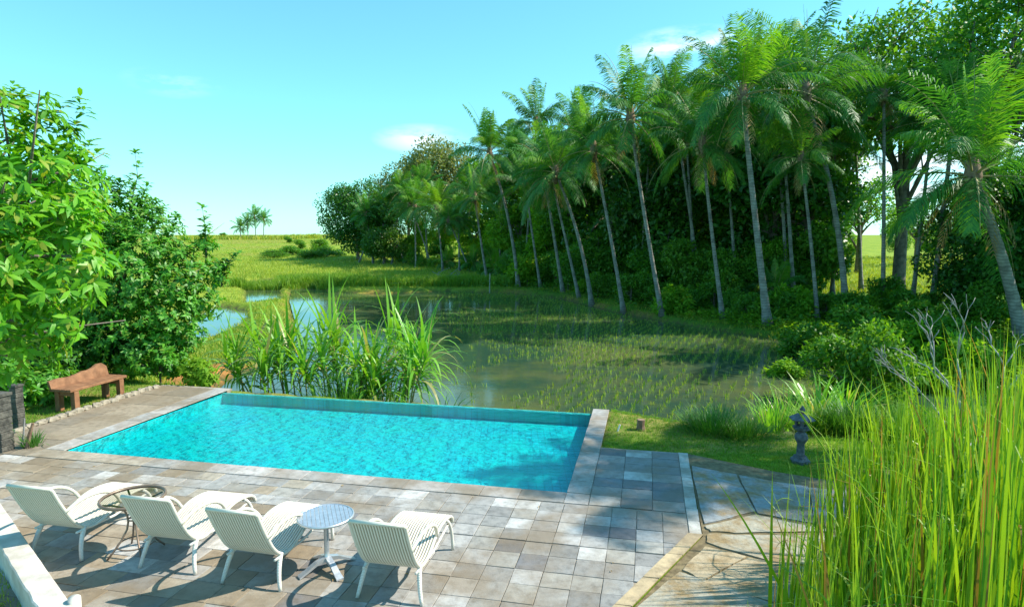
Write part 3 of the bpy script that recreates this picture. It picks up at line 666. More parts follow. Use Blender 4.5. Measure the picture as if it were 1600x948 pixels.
def where(fmt, px):
    a = min(ANCH, key=lambda q: abs(q[0] - px)); rel = 'left of' if px < a[0] - 7 else ('right of' if px > a[0] + 7 else 'in line with')
    t_ = fmt + ' ' + rel + ' ' + a[1]; k = USED.get(t_, 0); USED[t_] = k + 1
    return t_ if k == 0 else ('second ', 'third ', 'fourth ', 'fifth ', 'sixth ', 'seventh ')[min(k, 6) - 1] + t_
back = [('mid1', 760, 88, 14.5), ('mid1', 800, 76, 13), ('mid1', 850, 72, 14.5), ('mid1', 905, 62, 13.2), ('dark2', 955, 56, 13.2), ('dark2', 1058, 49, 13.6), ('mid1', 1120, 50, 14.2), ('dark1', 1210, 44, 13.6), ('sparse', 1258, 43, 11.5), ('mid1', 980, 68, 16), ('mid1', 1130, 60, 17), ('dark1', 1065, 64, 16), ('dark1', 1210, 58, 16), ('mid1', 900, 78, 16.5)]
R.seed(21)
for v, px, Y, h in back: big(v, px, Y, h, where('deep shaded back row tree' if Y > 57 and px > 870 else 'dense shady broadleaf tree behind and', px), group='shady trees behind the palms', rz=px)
for i in range(21):
    px = 590 + i * 34 + R.uniform(-8, 8); Y = np.interp(px, [560, 690, 810, 925, 1035, 1130, 1200, 1330], [98, 88, 66, 52, 44, 40, 38, 36]) + R.uniform(0, 5)
    big(R.choice(['under', 'under', 'lime1', 'lime1' if px < 900 else 'under']), px, Y, R.uniform(2.6, 5.2), where('low leafy tree growing under the canopy', px), group='low trees under the canopy', name='understorey_tree')
for v, px, Y, h in [('lime1', 700, 94, 8), ('lime1', 745, 86, 6.5), ('lime1', 815, 70, 8), ('lime1', 655, 100, 7), ('lime1', 860, 62, 7.5), ('lime1', 780, 80, 5.5)]:
    big(v, px, Y, h, where('bright understorey tree among the far trunks' if v == 'lime1' else 'low dark tree among the far trunks', px), group='understorey trees in the far grove')
big('tall2', 1405, 40, 18.5, 'very tall leafy tree right of the palm row, its crown reaching the top edge')
big('tall1', 1530, 34, 17.5, 'tall tree with sunlit yellow green tips above the short thick palm')
big('tall2', 1660, 38, 19.0, 'tall dark tree whose crown fills the top right corner', rz=1.0)
big('tall1', 1300, 58, 18.5, 'tall tree behind the tallest palm with thin bluish crown', rz=4)
big('dark1', 1535, 31, 7.4, 'dense dark tree behind the thick leaning palm trunk', wide=.95)
big('dark2', 1640, 29, 8.0, 'dense dark tree at the right edge behind the reeds')
big('sparse', 1340, 66, 10.5, 'open spreading tree with thin branches against the white sky gap', wide=1.3)
big('sparse', 1430, 80, 8.5, 'thin pale tree at the back of the sunlit meadow', wide=1.4)
big('mid1', 1290, 84, 8.0, 'rounded tree at the left back of the sunlit meadow')
for v, px, Y, h in [('lime1', 1320, 92, 4.5), ('mid1', 1400, 104, 6.5), ('lime1', 1450, 98, 5.0), ('mid1', 1510, 90, 7.5), ('mid1', 1600, 88, 8)]:
    big(v, px, Y, h, where('low leafy tree closing the sunlit meadow', px), group='trees closing the meadow')
# out of frame to the right: they shade the deck end, the lawn and the paddy
for x, y, v, h in ((27, 23, 'mid1', 12),):
    s = h / {'tall1': 17, 'tall2': 18, 'mid1': 12}[v]; tree('broadleaf_tree', v, (x, y, -.3), x, s, 'tall tree standing outside the picture to the right of the lawn', 'tree', 'trees to the right of the lawn')

# bushes on the far bank
bushes = []
for i in range(46):
    px = 640 + i * 20.5 + R.uniform(-8, 8)
    line = np.interp(px, [560, 690, 810, 925, 1035, 1130, 1200, 1322, 1450, 1590], [90, 80, 56, 43, 36, 33, 31, 29.5, 26.5, 25])
    Y = line + R.uniform(.4, 5.5); v = R.choice(['bush1', 'bush2', 'bush3', 'bush1'])
    big(v, px, Y, R.uniform(1.1, 2.3) * (1.0 + .3 * (Y > 50)), where({'bush1': 'green bush', 'bush2': 'lime bush', 'bush3': 'tall green bush'}[v] + ' in the bank undergrowth', px), name='bush', group='bushes under the palms')
big('bush3', 1380, 16.6, 2.3, 'tall dark leafy bush on the paddy corner behind the stone lantern', name='bush', wide=.8)
big('bush1', 1325, 17.6, 1.7, 'airy green bush left of the tall dark bush on the paddy corner', name='bush')
big('bush2', 1520, 19.5, 1.8, 'bright bush behind the bare grey branches', name='bush')
big('bush2', 1430, 22, 1.5, 'low lime bush right of the tall dark bush', name='bush')
for px, Y, h, v, lab in ((1262, 24.5, 1.5, 'bush1', 'round green bush on the bank below the dark slender palm'), (1305, 22.5, 1.3, 'bush2', 'yellow green bush on the bank below the tallest palm'), (1350, 25, 1.7, 'bush1', 'loose green bush between the tallest palm and the meadow palms'), (1395, 23, 1.4, 'bush2', 'lime bush in front of the straight meadow palm'),
        (1450, 25.5, 1.8, 'bush1', 'green bush in front of the rough palm stump'), (1505, 22, 1.5, 'bush1', 'low green bush left of the thick leaning palm'), (1475, 19, 1.1, 'bush2', 'small lime bush on the near pond edge'), (1240, 21, .8, 'bush2', 'small lime bush on the paddy rim below the thick trunked palm')):
    big(v, px, Y, h, lab, name='bush', wide=1.25)
for px, Y, h, lab in ((430, 112, 1.5, 'dark spreading field bush nearest the left shrub tree'), (458, 122, 1.9, 'largest spreading bush on the field left of the grove'), (488, 108, 1.5, 'spreading field bush close to the round evergreen'), (512, 116, 2.0, 'low field bush touching the shade of the round evergreen')):
    big('bush3', px, Y, h, lab, name='bush', wide=3.2)
# leafy ground cover below the palms
P = scatter(30000, lambda y: (-.2 * y, .95 * y), (17, 62), lambda x, y: (sdf(main_poly, x, y) > .9) & (sdf(platform, x, y) > 1.2) & (sdf(pad_c, x, y) > .1) & (sdf(main_poly, x, y) < 7))
n = len(P); lift = NR.uniform(.02, .5, n) * (1 + .6 * vn(P[:, 0], P[:, 1], .9, 5)); P[:, 2] += lift
D = rand_dirs(n, NR); D[:, 2] = np.abs(D[:, 2]) * .3; D /= np.linalg.norm(D, axis=1)[:, None]
V, F = leaf_quads(P, D, np.array([0, 0, 1.]) + rand_dirs(n, NR) * .5, NR.uniform(.14, .34, n), .6)
obj('ground_cover', npmesh('ground_cover', V, F), M['leaf_mid'], kind='stuff', label='leafy ground cover between the palm feet and the paddy', cat='ground cover')

P = scatter(26000, lambda y: (.25 * y, .85 * y), (17, 36), lambda x, y: (sdf(main_poly, x, y) > .5) & (sdf(platform, x, y) > 1.5) & (sdf(pad_c, x, y) > .1))
n = len(P); P[:, 2] += NR.uniform(.02, .42, n) * (1 + .7 * vn(P[:, 0], P[:, 1], 1.2, 8)); D = rand_dirs(n, NR); D[:, 2] = np.abs(D[:, 2]) * .35; D /= np.linalg.norm(D, axis=1)[:, None]
V, F = leaf_quads(P, D, np.array([0, 0, 1.]) + rand_dirs(n, NR) * .5, NR.uniform(.10, .24, n), .6)
obj('ground_cover', npmesh('ground_cover', V, F), M['leaf_lime'], kind='stuff', label='bright creeping leaves on the right bank below the meadow palms', cat='ground cover')
# ------------------------------------------------------------------ palms
def frond(mb, base, az, tilt, L, rng, nl=38, ll=.75, droop=1.0, stem=None, wd=.05):
    """rachis with two rows of hanging leaflets"""
    d = Vector((math.cos(az) * math.sin(tilt), math.sin(az) * math.sin(tilt), math.cos(tilt))); p = Vector(base); pts = []; n = 14
    for i in range(n + 1):
        pts.append((p.copy(), d.copy())); p = p + d * (L / n); d = (d + Vector((0, 0, -1)) * (droop * .16 * (.35 + i / n))).normalized()
    stem.tube([q[0] for q in pts], [.035 * (1 - .85 * i / n) for i in range(n + 1)], 4, False)
    side = Vector((-math.sin(az), math.cos(az), 0)); roll = rng.uniform(-.35, .35)
    for j in range(nl):
        t = .14 + .86 * j / (nl - 1); f = t * n; i = min(n - 1, int(f)); k = f - i; pp = pts[i][0].lerp(pts[i + 1][0], k); dd = pts[i][1].lerp(pts[i + 1][1], k).normalized()
        l = ll * (math.sin(math.pi * min(1, .12 + t * .83)) ** .6) * rng.uniform(.85, 1.1)
        for s in (-1, 1):
            if rng.random() < .10: continue
            v = side * s * (.9) + dd * .75 + Vector((0, 0, rng.uniform(-.6, .12) + roll * s)); v.normalize()
            q0 = pp; q1 = q0 + v * l * .5; v2 = (v + Vector((0, 0, -.55 - .3 * rng.random()))).normalized(); q2 = q1 + v2 * l * .5
            wv = dd * (wd * .5)
            n0 = len(mb.v); mb.v.extend([tuple(q0 - wv * .6), tuple(q0 + wv * .6), tuple(q1 + wv), tuple(q1 - wv), tuple(q2 + wv * .2), tuple(q2 - wv * .2)]); mb.f.extend([(n0, n0 + 1, n0 + 2, n0 + 3), (n0 + 3, n0 + 2, n0 + 4, n0 + 5)])
crowns = []
for sdd, nf, FL in ((1, 23, 3.9), (2, 20, 3.6), (3, 25, 3.9), (4, 19, 3.4), (5, 17, 2.9)):
    rg = random.Random(sdd * 13); mb = MB(); sm_ = MB(); young = []
    for i in range(nf):
        t = i / (nf - 1); f0 = len(mb.f); tilt = rad(4 + 112 * t ** 1.15 + rg.uniform(-12, 12)); az = i * 2.39996 + rg.uniform(-.25, .25)
        frond(mb, (math.cos(az) * .1, math.sin(az) * .1, .25 - t * .35), az, tilt, FL * rg.uniform(.7, 1.12) * (.85 if t < .12 else 1), rg, 74, rg.uniform(.7, 1.05), rg.uniform(.55, 1.35) * (.6 if t < .35 else 1), sm_, .046); young += [1 if t < .15 or (t < .5 and rg.random() < .3) else 0] * (len(mb.f) - f0)
    cm_ = mb.mesh('crown'); cm_.materials.append(M['palm']); cm_.materials.append(M['palm_young']); cm_.polygons.foreach_set('material_index', young); smm = sm_.mesh('frond_stems'); smm.materials.append(M['cane_stalk'])
    dm_ = MB(); ds = MB()
    for i in range(rg.randint(2, 4)): frond(dm_, (0, 0, -.2), rg.uniform(0, 6.28), rad(rg.uniform(118, 150)), FL * .6, rg, 18, .6, 1.2, ds, .05)
    dmm = dm_.mesh('dead_fronds'); dmm.materials.append(M['palm_dry'])
    hb = MB(); hb.lathe([(.10, -.75), (.17, -.4), (.26, -.05), (.2, .3), (.08, .7)], 10); hm = hb.mesh('crown_heart', True); hm.materials.append(M['wood_old'])
    nb = MB()
    for i in range(rg.randint(5, 9)):
        a = rg.uniform(0, 6.28); r_ = rg.uniform(.22, .36); c = Vector((math.cos(a) * r_, math.sin(a) * r_, rg.uniform(-.5, -.15)))
        nb.lathe([(.01, c.z - .13), (.09, c.z - .08), (.12, c.z), (.08, c.z + .09), (.01, c.z + .13)], 8, c.x, c.y)
    nbm = nb.mesh('coconuts', True); nbm.materials.append(M['cane_stalk'])
    crowns.append((cm_, smm, dmm, hm, nbm))
def palm(px, py, Y, hx, hy, cv, sc, label, r=.15, group=None, dY=0.0, bend=.5, dark=False):
    b0 = at(px, py, Y); b0.z = height(b0.x, b0.y) - .08; hub = at(hx, hy, Y + dY)
    e = empty('palm_tree', b0, label=label, cat='palm tree', group=group); v = hub - b0
    mid = Vector((v.x * (1 - bend) * .9, v.y * .5, v.z * .55)); pts = bez(Vector((0, 0, 0)), mid, v, 26); mb = MB()
    rr = []
    for i in range(27):
        t = i / 26; rr.append((.88 * r * (1.0 - .42 * t) + r * .75 * math.exp(-t * 16)) * (1 + (.06 if i % 2 else 0)))
    mb.tube(pts, rr, 10); obj('trunk', mb, M['bark_palm'], e, smooth=True)
    rz = R.uniform(0, 6.28); sc *= .94
    for me, nm in zip(crowns[cv], ('crown', 'frond_stems', 'dead_fronds', 'crown_heart', 'coconuts')):
        if nm == 'frond_stems': o = obj('frond_stems', me, None, e)
        else: o = obj(nm, me, None, e)
        o.location = v; o.rotation_euler = (R.uniform(-.12, .12), R.uniform(-.12, .12), rz); o.scale = (sc,) * 3
    return e
PL_ = [
 (1322, 500, 32.5, 1258, 150, 0, 1.3, 'tallest palm of the row, trunk curving up left to the top edge', .17, .75),
 (1200, 515, 30.5, 1160, 150, 2, 1.05, 'thick trunked palm with wide crown, standing on the bank left of two slender palms', .19, .35),
 (1278, 508, 31.5, 1252, 250, 3, .8, 'slender dark trunked palm between the tallest palm and the thick trunked palm', .11, .5),
 (1130, 498, 33.5, 1098, 225, 1, 1.0, 'straight palm with pale slim trunk, first left of the thick trunked palm', .13, .3),
 (1035, 490, 35.5, 985, 185, 3, 1.15, 'palm with long clean grey trunk leaning left near the row middle', .14, .3),
 (975, 482, 38, 928, 235, 3, 1.0, 'palm with dark upper trunk just left of the long clean grey trunk', .13, .45),
 (925, 470, 42, 868, 270, 2, 1.05, 'palm with strongly curved trunk, right one of the crossing pair', .15, .7),
 (905, 462, 45, 862, 280, 1, .95, 'palm with thin trunk, left one of the crossing pair', .12, .4),
 (880, 455, 48, 848, 262, 3, 1.05, 'palm with upright grey trunk left of the crossing pair', .14, .4),
 (845, 446, 53, 822, 290, 1, .95, 'shorter palm with thin shaded trunk between the crossing pair and the curved far palm', .12, .3),
 (810, 445, 54, 765, 240, 0, 1.1, 'curved palm whose crown stands alone left of the main row', .16, .75),
 (762, 440, 58, 742, 308, 3, .95, 'short palm under the crown that stands alone', .13, .3),
 (1172, 462, 46, 1170, 265, 1, 1.0, 'pale palm trunk standing behind the thick trunked palm', .16, .5),
 (1070, 420, 62, 1045, 185, 2, 1.2, 'palm rising behind the row, crown between the clean grey trunk and the straight palm', .15, .4),
 (1425, 468, 34, 1458, 175, 4, .9, 'slender palm leaning right in front of the sunlit meadow', .12, .3),
 (1380, 476, 33, 1381, 150, 4, .8, 'straight dark slender palm in front of the sunlit meadow', .12, .5),
 (1603, 500, 25.0, 1520, 275, 0, 1.35, 'short thick palm leaning left at the right edge, with drooping fronds', .26, .55),
 (1455, 478, 32, 1490, 190, 2, 1.0, 'palm with rough short visible trunk behind the thick leaning palm', .15, .3),
]
for a in PL_: palm(a[0], a[1], a[2], a[3], a[4], a[5], a[6], a[7], a[8], bend=a[9])
far = [(1095, 470, 43, 1050, 165, 2, 1.05), (1240, 480, 39, 1215, 130, 0, 1.05), (925, 445, 58, 905, 225, 1, 1.1), (840, 436, 66, 812, 250, 3, 1.1), (1345, 470, 44, 1330, 120, 4, 1.2), (1000, 460, 48, 1015, 235, 3, .9), (1085, 465, 44, 1072, 210, 0, .9), (1150, 470, 42, 1135, 245, 1, .85), (1230, 470, 40, 1215, 215, 3, .9), (950, 450, 52, 962, 260, 4, 1.0), (885, 440, 60, 892, 250, 1, 1.0), (1300, 470, 41, 1305, 225, 4, .9), (1060, 455, 50, 1095, 180, 2, .95), (860, 436, 64, 850, 300, 0, .9), (780, 430, 70, 785, 305, 2, .95), (1195, 465, 46, 1190, 130, 1, 1.0), (560, 405, 95, 590, 350, 3, .8), (675, 412, 86, 640, 320, 2, .9), (692, 420, 78, 682, 325, 2, 1.1), (650, 416, 84, 648, 322, 0, 1.15), (612, 412, 92, 628, 300, 1, 1.1), (718, 418, 76, 716, 345, 3, .95), (583, 408, 92, 572, 335, 3, 1.05), (632, 412, 95, 600, 330, 2, 1.0), (668, 414, 88, 662, 290, 1, 1.1), (790, 425, 72, 800, 240, 2, 1.15), (735, 424, 74, 700, 345, 4, .9), (905, 430, 64, 905, 200, 0, 1.25), (1010, 425, 60, 1120, 130, 1, 1.2), (820, 430, 66, 838, 195, 3, 1.3), (600, 410, 96, 612, 318, 4, 1.0)]
for px, py, Y, hx, hy, cv, sc in far: palm(px, py, Y, hx, hy, cv, sc, where('thin palm deep in the grove, crown', hx), .13, 'palms deeper in the grove')
for px, Y, s in ((700, 80, .7), (740, 74, .75), (775, 66, .7), (1140, 40, .6), (640, 92, .7), (870, 56, .6), (1215, 38, .6), (600, 98, .7)):
    b0 = at(px, 400, Y); b0.z = height(b0.x, b0.y); e = empty('young_palm', b0, label=where('young trunkless palm in the undergrowth', px), cat='palm tree', group='young palms in the undergrowth')
    for k_, nm in ((0, 'crown'), (1, 'frond_stems')): o = obj(nm, crowns[4][k_], None, e); o.location = (0, 0, .8); o.scale = (s * 1.1,) * 3; o.rotation_euler = (0, 0, px)
for px, py, Y, h, s, lab in ((400, 372, 240, 8.2, 1.5, 'tallest of the distant palms on the field horizon'), (388, 372, 238, 6.0, 1.2, 'small distant palm left of the tallest horizon palm'), (412, 372, 243, 7.2, 1.4, 'distant palm right of the tallest horizon palm'), (376, 372, 236, 4.2, 1.1, 'lowest distant palm at the left of the horizon group')):
    b0 = at(px, py, Y); b0.z = height(b0.x, b0.y); t_ = at(px, py, Y); palm(px, py, Y, px + R.uniform(-3, 3), 366 - (b0.z + h - 3.5) / Y * FOC, R.randint(0, 3), s, lab, .2)
# outside the picture: the palm that throws the feathery shade on the deck end, and its neighbours
for x, y, h, cv, s in ((13.6, 10.7, 9.8, 3, .75), (15.6, 9.8, 11.4, 4, .85)):
    b0 = Vector((x, y, -.1)); e = empty('palm_tree', b0, label='%s palm standing outside the picture to the right of the reeds' % ('nearer' if x < 14 else 'farther'), cat='palm tree', group='palms to the right of the reeds')
    mb = MB(); mb.tube(bez(Vector((0, 0, 0)), Vector((.2, 0, h * .5)), Vector((-.3, .2, h)), 12), [.2 - .008 * i for i in range(13)], 8); obj('trunk', mb, M['bark_palm'], e, smooth=True)
    for me, nm in zip(crowns[cv], ('crown', 'frond_stems', 'dead_fronds', 'crown_heart')): o = obj(nm, me, None, e); o.location = (-.3, .2, h); o.scale = (s,) * 3

# horizon tree line
for i in range(16):
    px = -100 + i * 116 + R.uniform(-20, 20); Y = R.uniform(262, 330)
    if 330 < px < 500: hh = R.uniform(1.6, 2.6)
    else: hh = R.uniform(3.5, 8)
    big(R.choice(['mid1', 'dark2', 'mid1']), px, Y, hh, 'low tree on the distant horizon line', group='trees on the horizon', wide=1.6)
for px, Y, h in ((470, 150, 2.2), (500, 130, 2.8), (452, 190, 2.0)): big('bush1', px, Y, h, {470: 'small bush on the field nearest left of the bright field edge', 500: 'largest small bush on the open field, closest to the round evergreen', 452: 'smallest and farthest small bush on the open field'}[px], name='bush', group='small bushes on the open field', wide=1.3)

# ------------------------------------------------------------------ the two trees at the left
ng = np.random.default_rng(5)
loc = Vector((-8.9, 7.6, -.05)); e = empty('mango_tree', loc, label='bright green tree with long drooping leaves filling the left edge', cat='tree')
cl = [(15, 215, 7.6, .62), (75, 235, 7.9, .42), (110, 265, 7.6, .38), (40, 300, 7.2, .7), (100, 340, 7.2, .42), (110, 400, 7.0, .48), (60, 400, 6.8, .65), (75, 470, 6.9, .48), (20, 500, 6.8, .55), (-10, 410, 6.8, .8), (-90, 300, 7.2, 1.1), (-90, 440, 7.0, 1.0), (-160, 380, 7.6, 1.3), (-120, 240, 7.8, 1.0), (10, 555, 6.8, .32), (110, 310, 7.6, .35)]
C = [at(a, b_, c) - loc for a, b_, c, r_ in cl]; Rr = [r_ for *_, r_ in cl]
vf = whorls(C, Rr, 950, .165, .32, ng, 9, .75, .55)
sp = [(20, 135, 7.8), (35, 150, 7.8), (10, 165, 7.8), (125, 155, 8.0), (132, 172, 8.0), (118, 190, 8.0), (95, 165, 8.0), (150, 232, 7.9), (140, 222, 7.9), (128, 240, 7.9), (75, 175, 8), (60, 195, 7.8), (5, 145, 7.9), (110, 205, 8), (90, 200, 8)]
SP = np.array([at(*p) - loc for p in sp]); vf2 = whorl_at(SP, np.tile([0.1, 0, 1.], (len(SP), 1)), .15, .36, ng, 11, .1)
V, F = joinVF(vf, vf2); obj('crown', npmesh('crown', V, F), M['leaf_mango'], e)
tb = limbs((0, 0, 0), (.4, .2, 2.6), [c for c in C[::1]], .15); obj('trunk', tb, M['bark'], e, smooth=True)
loc = Vector((-10.8, 17.2, -.6)); e = empty('lime_tree', loc, label='bushy tree with small glossy leaves behind the wooden bench', cat='tree')
cl = [(175, 335, 16.5, 1.0), (110, 320, 16.5, 1.1), (60, 340, 16.5, 1.3), (230, 375, 16.3, .95), (285, 430, 16, .8), (200, 420, 15.8, 1.3), (130, 440, 15.8, 1.4), (255, 480, 15.8, .95), (310, 470, 16.2, .6), (340, 425, 16.4, .35), (200, 520, 15.6, 1.0), (120, 530, 15.6, 1.1), (250, 545, 15.8, .75), (60, 520, 15.8, 1.2), (180, 570, 15.9, .6), (290, 520, 16, .5), (20, 440, 16.2, 1.6), (325, 380, 16.4, .3), (230, 330, 16.5, .4)]
C = [at(a, b_, c) - loc for a, b_, c, r_ in cl]; Rr = [r_ for *_, r_ in cl]
vf = whorls(C, Rr, 4600, .14, .42, ng, 8, .15, .45)
sp = []
for x0, y0, x1, y1 in ((205, 330, 215, 240), (222, 335, 230, 290), (318, 400, 320, 325), (308, 390, 325, 350), (345, 430, 368, 395), (340, 440, 350, 410), (260, 370, 275, 335), (150, 290, 155, 262), (180, 310, 190, 285)):
    for k in range(6): sp.append((x0 + (x1 - x0) * k / 5 + R.uniform(-5, 5), y0 + (y1 - y0) * k / 5, 16.4))
SP = np.array([at(*p) - loc for p in sp]); vf2 = whorl_at(SP, np.tile([0.05, 0, 1.], (len(SP), 1)), .20, .42, ng, 10, 0)
V, F = joinVF(vf, vf2); obj('crown', npmesh('crown', V, F), M['leaf_citrus'], e)
tb = limbs((0, 0, 0), (.3, -.3, 2.2), C, .14);
for i in (0, 6, 12, 18, 24): tb.tube([Vector(SP[i]) - Vector((.05, 0, .3)), Vector(SP[i]), Vector(SP[i + 3]), Vector(SP[i + 5])], [.02, .015, .01, .006], 5)
obj('trunk', tb, M['bark'], e, smooth=True)
def shrub(name, px, Y, h, w_, mat, n, L, label, z=None, cat='shrub'):
    x = (px - 800) / FOC * Y; zz = height(x, Y) if z is None else z; e = empty(name, (x, Y, zz), label=label, cat=cat); ng = np.random.default_rng(int(px) + 1)
    C = [(R.uniform(-.45, .45) * w_, R.uniform(-.45, .45) * w_, h * R.uniform(.3, .75)) for _ in range(9)]; Rr = [R.uniform(.2, .36) * w_ for _ in C]; Rr = [min(r_, h * .3) for r_ in Rr]
    V, F = whorls(C, Rr, n, L, .42, ng, 7, .2, .4); obj('leaves', npmesh('leaves', V, F), M[mat], e)
    obj('stem', limbs((0, 0, -.1), (0, 0, h * .4), C, .03), M['bark'], e)
shrub('shrub', 292, 15.0, .85, .75, 'leaf_lime', 260, .12, 'bright lime shrub at the far left corner of the pool', -.2)
shrub('shrub', 240, 15.4, 1.0, 1.0, 'leaf_citrus', 260, .13, 'dark glossy shrub between the bench and the lime shrub', -.1)
shrub('shrub', 60, 14.6, 1.3, 1.6, 'leaf_dark', 420, .14, 'dark shrub directly left behind the bench')
shrub('shrub', 10, 13.0, 1.2, 1.4, 'leaf_citrus', 360, .14, 'glossy shrub at the left edge above the dark pillars')
shrub('shrub', 150, 15.8, 1.2, 1.6, 'leaf_dark', 420, .14, 'dark shrub directly behind the bench backrest')

# ------------------------------------------------------------------ sugar cane and pond plants
def cane(px, Y, h, n_st, label, seed, lean=0.0):
    rg = random.Random(seed); x = (px - 800) / FOC * Y; e = empty('sugar_cane', (x, Y, WL - .1), label=label, cat='sugar cane', group='sugar cane behind the pool')
    lv = MB()
    for k in range(n_st):
        a = rg.uniform(0, 6.28); hh = h * rg.uniform(.42, .70); top = Vector((math.cos(a) * rg.uniform(.1, .35) + lean, math.sin(a) * .3, hh)); s0 = Vector((math.cos(a) * .12, math.sin(a) * .12, 0))
        mb = MB(); mb.tube(bez(s0, Vector((s0.x, s0.y, hh * .5)), top, 12), [.020 * (1.15 if i % 2 else 1) * (1 - .02 * i) for i in range(13)], 6); obj('stalk', mb, M['cane_stalk'], e)
        nl = rg.randint(17, 22)
        for i in range(nl):
            t = i / nl; az = i * 2.5 + rg.uniform(-.5, .5); tilt = rad(10 + 62 * (1 - t) + rg.uniform(-8, 14)); p = top + Vector(((s0.x - top.x) * .5 * (1 - t), (s0.y - top.y) * .5 * (1 - t), -hh * .38 * (1 - t)))
            lv.blade(p, (math.cos(az) * math.sin(tilt), math.sin(az) * math.sin(tilt), math.cos(tilt)), rg.uniform(1.0, 1.7) * (h / 2.7), .085, rg.uniform(1.4, 3.4) * (.4 if t > .8 else 1), 10, Vector((-math.sin(az), math.cos(az), 0)))
    obj('leaves', lv, M['cane'], e)
cn = [(385, 16.6, 3.0, 2, 'leftmost sugar cane with two bare stalks'), (410, 16.0, 2.9, 2, 'sugar cane beside the leftmost one'), (450, 17.2, 3.2, 3, 'sugar cane left of the middle of the clump'), (495, 16.4, 3.2, 3, 'sugar cane with pale thin stalk near the clump middle'),
      (530, 17.4, 3.5, 3, 'tall sugar cane in the middle of the clump'), (560, 16.8, 3.4, 3, 'bushy sugar cane in the middle of the clump'), (600, 17.6, 3.5, 3, 'tallest sugar cane at the right of the middle'), (630, 15.8, 2.9, 3, 'sugar cane with dry straw at its base'), (640, 16.8, 2.3, 2, 'low sugar cane at the right end'), (365, 17.6, 2.6, 2, 'small sugar cane at the far left of the clump'), (575, 15.6, 2.6, 3, 'short sugar cane close behind the pool edge'), (470, 18.0, 3.1, 2, 'sugar cane standing behind the left part of the clump')]
cn += [(430, 17.6, 3.2, 3, 'leafy sugar cane between the two leftmost groups'), (545, 15.9, 3.0, 3, 'front sugar cane in the middle with low leaves'), (615, 16.6, 3.1, 3, 'sugar cane left of the dry straw'), (515, 17.8, 3.5, 3, 'back sugar cane whose tips stand highest left of the middle')]
for i, (px, Y, h, ns, lab) in enumerate(cn): cane(px, Y, h * (.80 + .26 * ((i * 7) % 5) / 5), ns, lab, 40 + i, (px - 510) / 330 + .15 * ((i * 3) % 4 - 1.5))
def clump(name, px, Y, h, w_, n, bw, mat, label, droop=1.0, z=None, cat='grass clump', tiltmax=60, dep=None, group=None):
    rg = random.Random(int(px * 7 + Y)); x = (px - 800) / FOC * Y; zz = height(x, Y) if z is None else z
    mb = MB()
    for i in range(n):
        a = rg.uniform(0, 6.28); r_ = math.sqrt(rg.random()); bx_, by_ = math.cos(a) * r_ * w_ * .42, math.sin(a) * r_ * (dep or w_) * .42; az = a + rg.uniform(-1, 1); tl = rad(tiltmax * r_ * rg.uniform(.3, 1) + rg.uniform(0, 10))
        mb.blade((bx_, by_, -.03), (math.cos(az) * math.sin(tl), math.sin(az) * math.sin(tl), math.cos(tl)), h * rg.uniform(.65, 1.15), bw, droop * rg.uniform(.5, 1.3), 5, Vector((-math.sin(az), math.cos(az), 0)))
    o = obj(name, mb, M[mat], label=label, cat=cat, group=group); o.location = (x, Y, zz); return o
clump('grass_clump', 540, 15.2, 1.35, 1.5, 420, .035, 'lily', 'dense dark green grass clump at the foot of the sugar cane', z=WL)
clump('grass_clump', 590, 15.0, 1.2, .8, 160, .03, 'cane', 'lighter grass tuft right of the dense clump below the canes', z=WL)
clump('grass_clump', 690, 15.4, 1.1, .5, 34, .03, 'lily', 'sparse arching tuft in the water right of the canes', 1.8, z=WL, tiltmax=80)
# border planting right of the lawn
clump('border_plant', 1122, 11.35, .58, 1.1, 620, .014, 'lily', 'rounded dark grassy shrub at the left end of the lawn border', .8, z=-.1, cat='plant', dep=.7, tiltmax=70)
clump('border_plant', 1172, 11.0, .50, .8, 460, .014, 'lily', 'second dark grassy shrub, adjoining the rounded one', .8, z=-.1, cat='plant', dep=.6, tiltmax=70)
clump('border_plant', 1216, 11.6, .66, .45, 150, .02, 'cane', 'yellow green upright plant right of the dark grassy shrubs', .5, z=-.15, cat='plant', tiltmax=40)
clump('border_plant', 1236, 13.0, 1.0, .5, 60, .035, 'cane', 'tall lime plant rising behind the lawn border left of the lantern', .8, z=-.5, cat='plant')
clump('border_plant', 1290, 13.2, 1.15, .7, 60, .07, 'cane', 'broad leaved lily clump behind the stone lantern', 1.4, z=-.5, cat='plant')
clump('border_plant', 1335, 13.6, 1.15, .8, 70, .05, 'cane', 'pale broad leaved lily clump right of the lantern', 1.4, z=-.5, cat='plant')
clump('border_plant', 1290, 11.5, .62, 1.1, 420, .02, 'grass', 'grassy border plant right behind the stone lantern', 1.0, z=-.12, cat='plant', dep=.6)
clump('border_plant', 1350, 11.3, .72, 1.1, 420, .02, 'lily', 'dark strappy border plant right of the lantern', 1.0, z=-.12, cat='plant', dep=.6)
clump('border_plant', 1415, 11.0, .7, 1.2, 420, .022, 'grass', 'strappy border plant half hidden by the reeds', 1.0, z=-.12, cat='plant', dep=.6)
# bank plants in front of the far bank, small reedy patch
P = scatter(9000, (-24, 0), (54, 66), lambda x, y: (np.abs(sdf(main_poly, x, y) - 2.5) < 2.6))
soff('marsh_grass', P, .9, .05, .5, 5, 'grass', .15, label='tall marshy grass behind the far end of the paddy', cat='grass')

